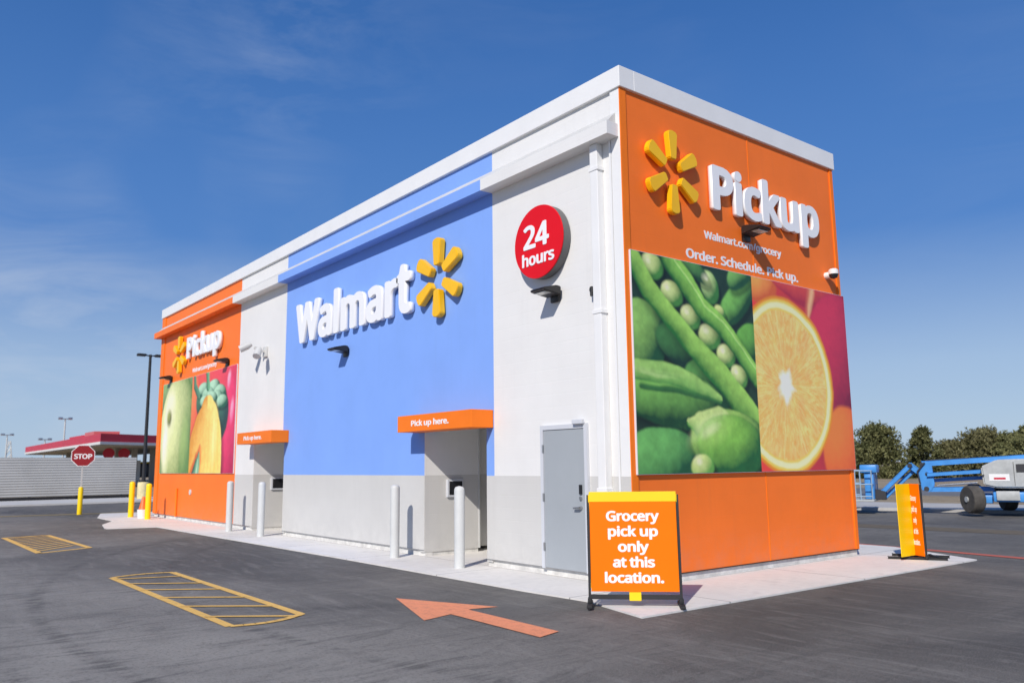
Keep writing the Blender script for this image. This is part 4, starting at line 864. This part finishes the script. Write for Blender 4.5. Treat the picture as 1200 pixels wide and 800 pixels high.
for x, y in ((-83.2, 11.2), (-83.4, 12.7)):
    o_ = MB().lathe([(.55, 0), (.55, .08)], (x+80, y-10, 3.35), 28, (1, -.2, 0)).build('round_panel', M['fred'], fs, 30)
    MB().lathe([(.28, .082), (.28, .1)], (0+x+80, y-10+.22, 3.5), 20, (1, -.2, 0)).build('panel_spot', M['fwhite'], o_, 30)
# floodlight poles beyond
def flood(label, x, y, h):
    t = thing('floodlight_pole', label, 'street lamp', (x, y, 0), 0, 'distant floodlight poles')
    MB().rod((0, 0, 0), (0, 0, h), .16, .10).build('pole', M['flash'], t, 40)
    MB().beam((0, -.9, h), (0, .9, h), .3, .12).box(-.3, .3, -1.0, -.4, h-.1, h+.25, .03).box(-.3, .3, .4, 1.0, h-.1, h+.25, .03).build('lamp_bar', M['steel'], t, 30)
flood('distant floodlight pole rising above the middle of the red canopy', -139.9, 16.7, 9.9)
flood('distant floodlight pole just left of the canopy over its pale end', -150.2, 15.6, 6.9)
flood('distant floodlight pole at the far left edge of the photo', -160.8, 11.3, 8.0)
lt = thing('lattice_tower', 'thin grey lattice mast beside the leftmost floodlight pole', 'mast', (-168, 12.6, 0))
b = MB()
for sx, sy in ((-1, -1), (1, -1), (1, 1), (-1, 1)): b.rod((sx*.9, sy*.9, 0), (sx*.15, sy*.15, 7.2), .09, .07, 6)
for k in range(6):
    z = k*1.2; w = .9-.75*z/7.2; w2 = .9-.75*(z+1.2)/7.2
    for (a, c), (d, e) in (((-1, -1), (-1, 1)), ((1, -1), (1, 1)), ((-1, -1), (1, -1)), ((-1, 1), (1, 1))):
        b.rod((a*w, c*w, z), (d*w2, e*w2, z+1.2), .05, .05, 5)
b.build('lattice', M['flash'], lt, 0)
wb = thing('low_building', 'low white flat roofed building at the far left over the fence', 'building', (-150, 7, 0))
MB().box(-6, 6, -9, 5.5, 0, 3.3).build('wall', M['bayback'], wb, 0)
MB().box(-6.3, 6.3, -9.3, 5.8, 3.3, 3.8).build('roof', M['fwhite'], wb, 0)

# dark truck behind the lamp post
tk = thing('parked_truck', 'dark parked box truck with yellow roof edge behind the lamp post', 'truck', (-98.6, 18.2, 0), R(12))
M['tkdark'] = paint('dark truck paint', (.03, .028, .045), .35)
MB().box(-1.1, 1.1, -1.9, 2.2, .75, 2.4, .06).build('body', M['tkdark'], tk, 30)
MB().box(-1.05, 1.05, -1.9, 2.2, 2.41, 2.62, .03).build('roof_edge', M['signyel'], tk, 30)
MB().box(-1.0, 1.0, 2.22, 3.5, .7, 1.9, .12).build('cab', M['tkdark'], tk, 30)
for wy in (-1.2, 2.7):
    for wx in (-1.0, .8): MB().lathe([(.42, 0), (.45, .03), (.45, .19), (.42, .22)], (wx, wy, .45), 20, (1, 0, 0)).build('wheel', M['rubber'], tk, 30)

# ------------------------------------------------------------------ far right: boom lift
M['gblue'] = paint('lift blue', (.06, .28, .68), .4, .14, 3)
M['ggrey'] = paint('lift grey', (.43, .445, .44), .5, .18, 3)
M['tyre'] = paint('dusty tyre', (.075, .068, .06), .9, .3, 6, grain=.4, gs=30)
M['railblue'] = paint('basket rail paint', (.30, .42, .55), .5, .1, 4)
M['gdark'] = paint('lift dark parts', (.03, .03, .035), .6)  # near-black colour of the lift's pins, hoses, gaps and vent
bl = thing('boom_lift', 'blue and grey articulated boom lift parked beyond the right end of the store', 'boom lift', (-2.45, 18.6, .1), R(21.6))
bl.scale = (.86, .86, .86)
# local x to the right as seen from the camera, y away from it
def wheel(x, y, turn=0.0, r=.48, w=.42):
    a = (math.sin(turn), math.cos(turn), 0)
    t = MB().lathe([(r*.55, -w/2), (r*.92, -w/2), (r, -w/2+.05), (r, w/2-.05), (r*.92, w/2), (r*.55, w/2)], (x, y, r), 28, a).build('wheel', M['tyre'], bl, 30)
    MB().lathe([(r*.55, -w/2+.03), (.1, -w/2+.0), (.1, -w/2-.04), (0, -w/2-.04)], (x, y, r), 20, a).build('rim', M['ggrey'], t, 30)
wheel(-.88, -.2, R(58)); wheel(1.3, -.2, R(58)); wheel(-.85, 2.0, R(75)); wheel(1.3, 2.0, R(75)); wheel(.22, 2.2, R(70), .42)
MB().box(-.25, .75, -.35, 2.2, .40, .74, .05).build('chassis', M['gblue'], bl, 30)
for yy in (-.05, 1.85):
    for xa, xb in ((-.75, -.255), (.755, 1.15)): MB().box(xa, xb, yy, yy+.3, .34, .62, .03).build('axle_arm', M['gblue'], bl, 30)
MB().box(-.15, .55, -.42, -.36, .46, .78, .02).build('axle_guard', M['ggrey'], bl, 30)
MB().lathe([(.5, .75), (.5, .90)], (.3, .9, 0), 24).build('turntable', M['gdark'], bl, 30)
cw = [(-.50, -.1, .97), (-.15, -.1, .88), (2.1, -.1, .86), (2.3, -.1, 1.1), (2.3, -.1, 1.6), (1.7, -.1, 1.90), (-.05, -.1, 1.86), (-.55, -.1, 1.62)]
cv = MB().prism(cw, (0, 1.7, 0), .05).build('engine_cover', M['ggrey'], bl, 30)
MB().box(.52, .84, -.118, -.095, 1.42, 1.70).build('vent', M['gdark'], cv)
MB().box(-.32, .30, -.112, -.095, 1.12, 1.36).build('decal', M['white_trim'], cv)
MB().box(.44, .455, -.112, -.095, .95, 1.78).build('panel_gap', M['gdark'], cv)
MB().box(1.15, 1.165, -.112, -.095, .95, 1.78).build('panel_gap', M['gdark'], cv)
MB().beam((-2.45, .6, 1.74), (2.3, .6, 2.02), .22, .19, .02).build('upper_boom', M['gblue'], bl, 30)
MB().beam((-2.30, .45, 1.34), (-.4, .45, 1.46), .18, .13, .015).build('link_boom', M['gblue'], bl, 30)
MB().beam((-2.1, .8, 1.12), (-.4, .8, 1.22), .18, .12, .015).build('link_boom', M['gblue'], bl, 30)
MB().beam((-2.3, .6, .80), (-.2, .6, .83), .24, .17, .02).build('lower_boom', M['gblue'], bl, 30)
MB().rod((-2.0, .6, .95), (-.7, .6, 1.05), .03).build('hydraulic_ram', M['steel'], bl, 30)
MB().prism([(-2.50, .46, .76), (-2.2, .46, .72), (-2.08, .46, .98), (-2.14, .46, 1.82), (-2.45, .46, 1.84), (-2.62, .46, 1.25)], (0, .28, 0), .02).build('elbow', M['gblue'], bl, 30)
MB().beam((-2.5, .6, 1.36), (-2.88, .6, 1.70), .18, .18, .015).build('jib_knuckle', M['gblue'], bl, 30)
MB().beam((-2.82, .5, 1.72), (-4.0, .5, .56), .12, .13, .015).build('jib', M['gblue'], bl, 30)
MB().beam((-2.66, .75, 1.58), (-3.84, .75, .46), .12, .11, .015).build('jib', M['gblue'], bl, 30)
MB().prism([(-4.15, .4, .42), (-3.75, .4, .40), (-3.75, .4, .72), (-4.1, .4, .80)], (0, .4, 0), .02).build('jib_end', M['gdark'], bl, 30)
b = MB()
for yy in (-.2, 1.5):
    for zz in (.55, 1.0, 1.5): b.rod((-5.35, yy, zz), (-4.15, yy, zz), .024)
    for xx in (-5.35, -4.95, -4.55, -4.15): b.rod((xx, yy, .42), (xx, yy, 1.5), .024)
for xx in (-5.35, -4.15):
    for zz in (1.0, 1.5): b.rod((xx, -.2, zz), (xx, 1.5, zz), .024)
b.build('basket_rail', M['railblue'], bl, 40)
MB().box(-5.4, -4.1, -.25, 1.55, .36, .43, .01).build('basket_floor', M['ggrey'], bl, 30)
MB().box(-4.45, -4.12, .2, .9, .44, 1.42, .04).build('control_post', M['gblue'], bl, 30)
MB().box(-4.58, -3.98, .1, 1.0, 1.42, 1.72, .05).build('control_box', M['gblue'], bl, 30)
MB().rod((-2.35, .40, 1.78), (-2.62, .40, 1.45), .03).rod((-2.62, .40, 1.45), (-2.55, .40, 1.0), .03).build('hose', M['gdark'], bl, 40)
MB().rod((-2.3, .52, 1.86), (-.6, .52, 1.93), .022).build('hose', M['gdark'], bl, 40)
MB().rod((-2.36, .44, .82), (-2.36, .78, .82), .09).build('pivot_pin', M['gdark'], bl, 40)
MB().rod((-2.30, .44, 1.36), (-2.30, .78, 1.36), .07).build('pivot_pin', M['gdark'], bl, 40)
MB().rod((-2.46, .44, 1.72), (-2.46, .78, 1.72), .07).build('pivot_pin', M['gdark'], bl, 40)
MB().rod((-2.86, .40, 1.68), (-2.86, .84, 1.68), .08).build('pivot_pin', M['gdark'], bl, 40)
MB().box(-.18, .18, -.1145, -.112, 1.17, 1.24).build('decal', M['fred'], cv)
MB().box(1.3, 1.9, -.112, -.095, 1.1, 1.5).build('hatch', M['ggrey'], cv)
MB().box(-.52, -.46, -.12, .1, 1.3, 1.34).build('latch', M['gdark'], cv)

# ------------------------------------------------------------------ trees
def tree_mats():
    out = []
    for nm, c1, c2 in (('pine foliage', (.062, .070, .026), (.20, .20, .085)), ('scrub foliage', (.085, .085, .036), (.22, .205, .10))):
        m, nt, b = new_mat(nm)
        oi = N(nt, 'ShaderNodeTexCoord')
        f = N(nt, 'ShaderNodeTexNoise', Scale=1.4, Detail=3.0); nt.links.new(oi.outputs['Object'], f.inputs['Vector'])
        nt.links.new(ramp(nt, f.outputs['Fac'], [(.35, c1), (.65, c2)]), b.inputs['Base Color'])
        b.inputs['Roughness'].default_value = .8; b.inputs['Specular IOR Level'].default_value = .2
        out.append(m)
    return out
TM = tree_mats()
M['bark'] = paint('bark', (.09, .065, .045), .9, .3, 6)
def tree(label, x, y, h, w, seed, mat, conic=.5, n=46):
    rn = random.Random(seed)
    t = thing('pine_tree', label, 'tree', (x, y, -.03), rn.random()*6, 'trees along the far verge')
    MB().lathe([(.20, 0), (.15, h*.4), (.05, h*.9)], (0, 0, 0), 8).build('trunk', M['bark'], t, 40)
    vs = []; fs_ = []
    clumps = []
    for k in range(n):
        tt = rn.random()**.85; z = h*(.10+.88*tt)
        rad = w*.5*((1-tt)**conic*.95+.05)*(.55+.6*rn.random())
        a = rn.random()*2*math.pi; rr = rad*math.sqrt(rn.random())
        clumps.append((rr*math.cos(a), rr*math.sin(a), z, (.30+.45*rn.random())*(1-.45*tt)*w/4.2))
    for cx, cy, cz, cr in clumps:
        for j in range(150):
            d = Vector((rn.gauss(0, 1), rn.gauss(0, 1), rn.gauss(0, .6))).normalized()*cr*(rn.random()**.5)*1.45
            p = Vector((cx, cy, cz))+d
            s = .05+.08*rn.random()
            u = Vector((rn.gauss(0, 1), rn.gauss(0, 1), rn.gauss(.3, 1))).normalized(); q = u.cross(Vector((rn.random(), rn.random(), rn.random()))).normalized()
            i = len(vs); vs += [p-u*s*1.7, p+q*s*.7, p+u*s*1.7, p-q*s*.7]; fs_.append((i, i+1, i+2, i+3))
    me = bpy.data.meshes.new('crown'); me.from_pydata([v.to_tuple() for v in vs], [], fs_); me.materials.append(mat)
    link(bpy.data.objects.new('crown', me), t)
tree('broad dark pine just right of the store corner, behind the lift basket', -33.9, 71.2, 5.22, 6.6, 1, TM[0], .42, 95)
tree('slim pointed pine standing behind the raised jib of the lift', -31.0, 74.8, 4.87, 5.0, 2, TM[0], .85, 75)
tree('low round pine behind the horizontal booms, right of the pointed pine', -29.9, 78.6, 3.57, 5.6, 3, TM[1], .5, 60)
tree('wide round topped pine behind the grey engine cover of the lift', -27.6, 79.6, 4.70, 6.0, 4, TM[1], .38, 85)
tree('low dark tree between the round topped pine and the right frame edge', -24.9, 80.5, 4.26, 5.6, 5, TM[0], .4, 70)
tree('dark tree cut off by the right edge of the photo', -21.4, 76.3, 4.96, 5.0, 6, TM[0], .4, 70)
tree('small tree half hidden by the orange end wall edge', -38.0, 72, 4.18, 5.5, 7, TM[1], .4, 60)
hd = MB()
vs = []; fs_ = []
rn = random.Random(11)
for k in range(16000):
    t = rn.random(); x = -44+t*34; y = 72+t*14+rn.gauss(0, 1.2); z = abs(rn.gauss(0, .95))*(.7+.5*math.sin(x*1.3))
    p = Vector((x, y, z)); s = .10+.10*rn.random()
    u = Vector((rn.gauss(0, 1), rn.gauss(0, 1), rn.gauss(0, 1))).normalized(); q = u.cross(Vector((rn.random(), rn.random(), rn.random()))).normalized()
    i = len(vs); vs += [p-u*s*1.5, p+q*s, p+u*s*1.5, p-q*s]; fs_.append((i, i+1, i+2, i+3))
me = bpy.data.meshes.new('undergrowth'); me.from_pydata([v.to_tuple() for v in vs], [], fs_); me.materials.append(TM[1])
tag(link(bpy.data.objects.new('undergrowth', me)), 'low dark scrub growing along the foot of the far trees', 'undergrowth', kind='stuff')

# ------------------------------------------------------------------ light and sky
sd = Vector((.60, -1, .86)).normalized()
sun = bpy.data.lights.new('sun', 'SUN'); sun.energy = 4.0; sun.angle = R(.53); sun.color = (1, .94, .86)
so = bpy.data.objects.new('sun', sun); COL.objects.link(so)
so.rotation_euler = sd.to_track_quat('Z', 'Y').to_euler()
W = bpy.data.worlds.new('World'); S.world = W; W.use_nodes = True
nt = W.node_tree; bg = nt.nodes['Background']
sky = N(nt, 'ShaderNodeTexSky', sky_type='NISHITA', sun_disc=False)
sky.sun_elevation = math.asin(sd.z); sky.sun_rotation = math.atan2(sd.x, sd.y)
sky.altitude = 0; sky.air_density = 1.0; sky.dust_density = .3; sky.ozone_density = 3.5
tc = N(nt, 'ShaderNodeTexCoord')
sx_ = N(nt, 'ShaderNodeSeparateXYZ'); nt.links.new(tc.outputs['Generated'], sx_.inputs[0])
hs = N(nt, 'ShaderNodeHueSaturation', Saturation=1.30, Value=1.24, Hue=.512); nt.links.new(sky.outputs['Color'], hs.inputs['Color'])
# pale blue air towards the horizon
hz = ramp(nt, sx_.outputs['Z'], [(0.0, (.9, .9, .9)), (.30, (.85, .85, .85)), (.70, (.25, .25, .25))])
air = ramp(nt, sx_.outputs['Z'], [(0.0, (.43, .56, .74)), (.11, (.36, .50, .72)), (.26, (.095, .24, .585)), (.5, (.062, .185, .50))])
sc_ = N(nt, 'ShaderNodeVectorMath', operation='SCALE'); sc_.inputs['Scale'].default_value = 10.8
nt.links.new(air, sc_.inputs[0])
base_sky = mixc(nt, hz, hs.outputs['Color'], sc_.outputs[0])
# thin cirrus
mp = N(nt, 'ShaderNodeMapping'); nt.links.new(tc.outputs['Generated'], mp.inputs['Vector'])
mp.inputs['Rotation'].default_value = (.15, .1, .75); mp.inputs['Scale'].default_value = (1.2, 3.6, 10.0)
cn_ = N(nt, 'ShaderNodeTexNoise', Scale=1.25, Detail=9.0, Roughness=.62, Distortion=.7); nt.links.new(mp.outputs['Vector'], cn_.inputs['Vector'])
big_ = N(nt, 'ShaderNodeTexNoise', Scale=2.3, Detail=3.0); nt.links.new(tc.outputs['Generated'], big_.inputs['Vector'])
mul = N(nt, 'ShaderNodeMath', operation='MULTIPLY')
west = maprange(nt, sx_.outputs['X'], -.72, -.95, 0.12, 1)
nt.links.new(maprange(nt, cn_.outputs['Fac'], .44, .78, 0, .7), mul.inputs[0]); nt.links.new(maprange(nt, big_.outputs['Fac'], .45, .68, 0, 1), mul.inputs[1])
mul2 = N(nt, 'ShaderNodeMath', operation='MULTIPLY'); nt.links.new(mul.outputs[0], mul2.inputs[0]); nt.links.new(west, mul2.inputs[1])
mx = mixc(nt, mul2.outputs[0], base_sky, (6.2, 7.0, 8.4))
nt.links.new(mx, bg.inputs['Color']); bg.inputs['Strength'].default_value = .09

S.view_settings.view_transform = 'Standard'; S.view_settings.look = 'None'; S.view_settings.gamma = 1; S.view_settings.use_curve_mapping = False
S.view_settings.exposure = 0.0
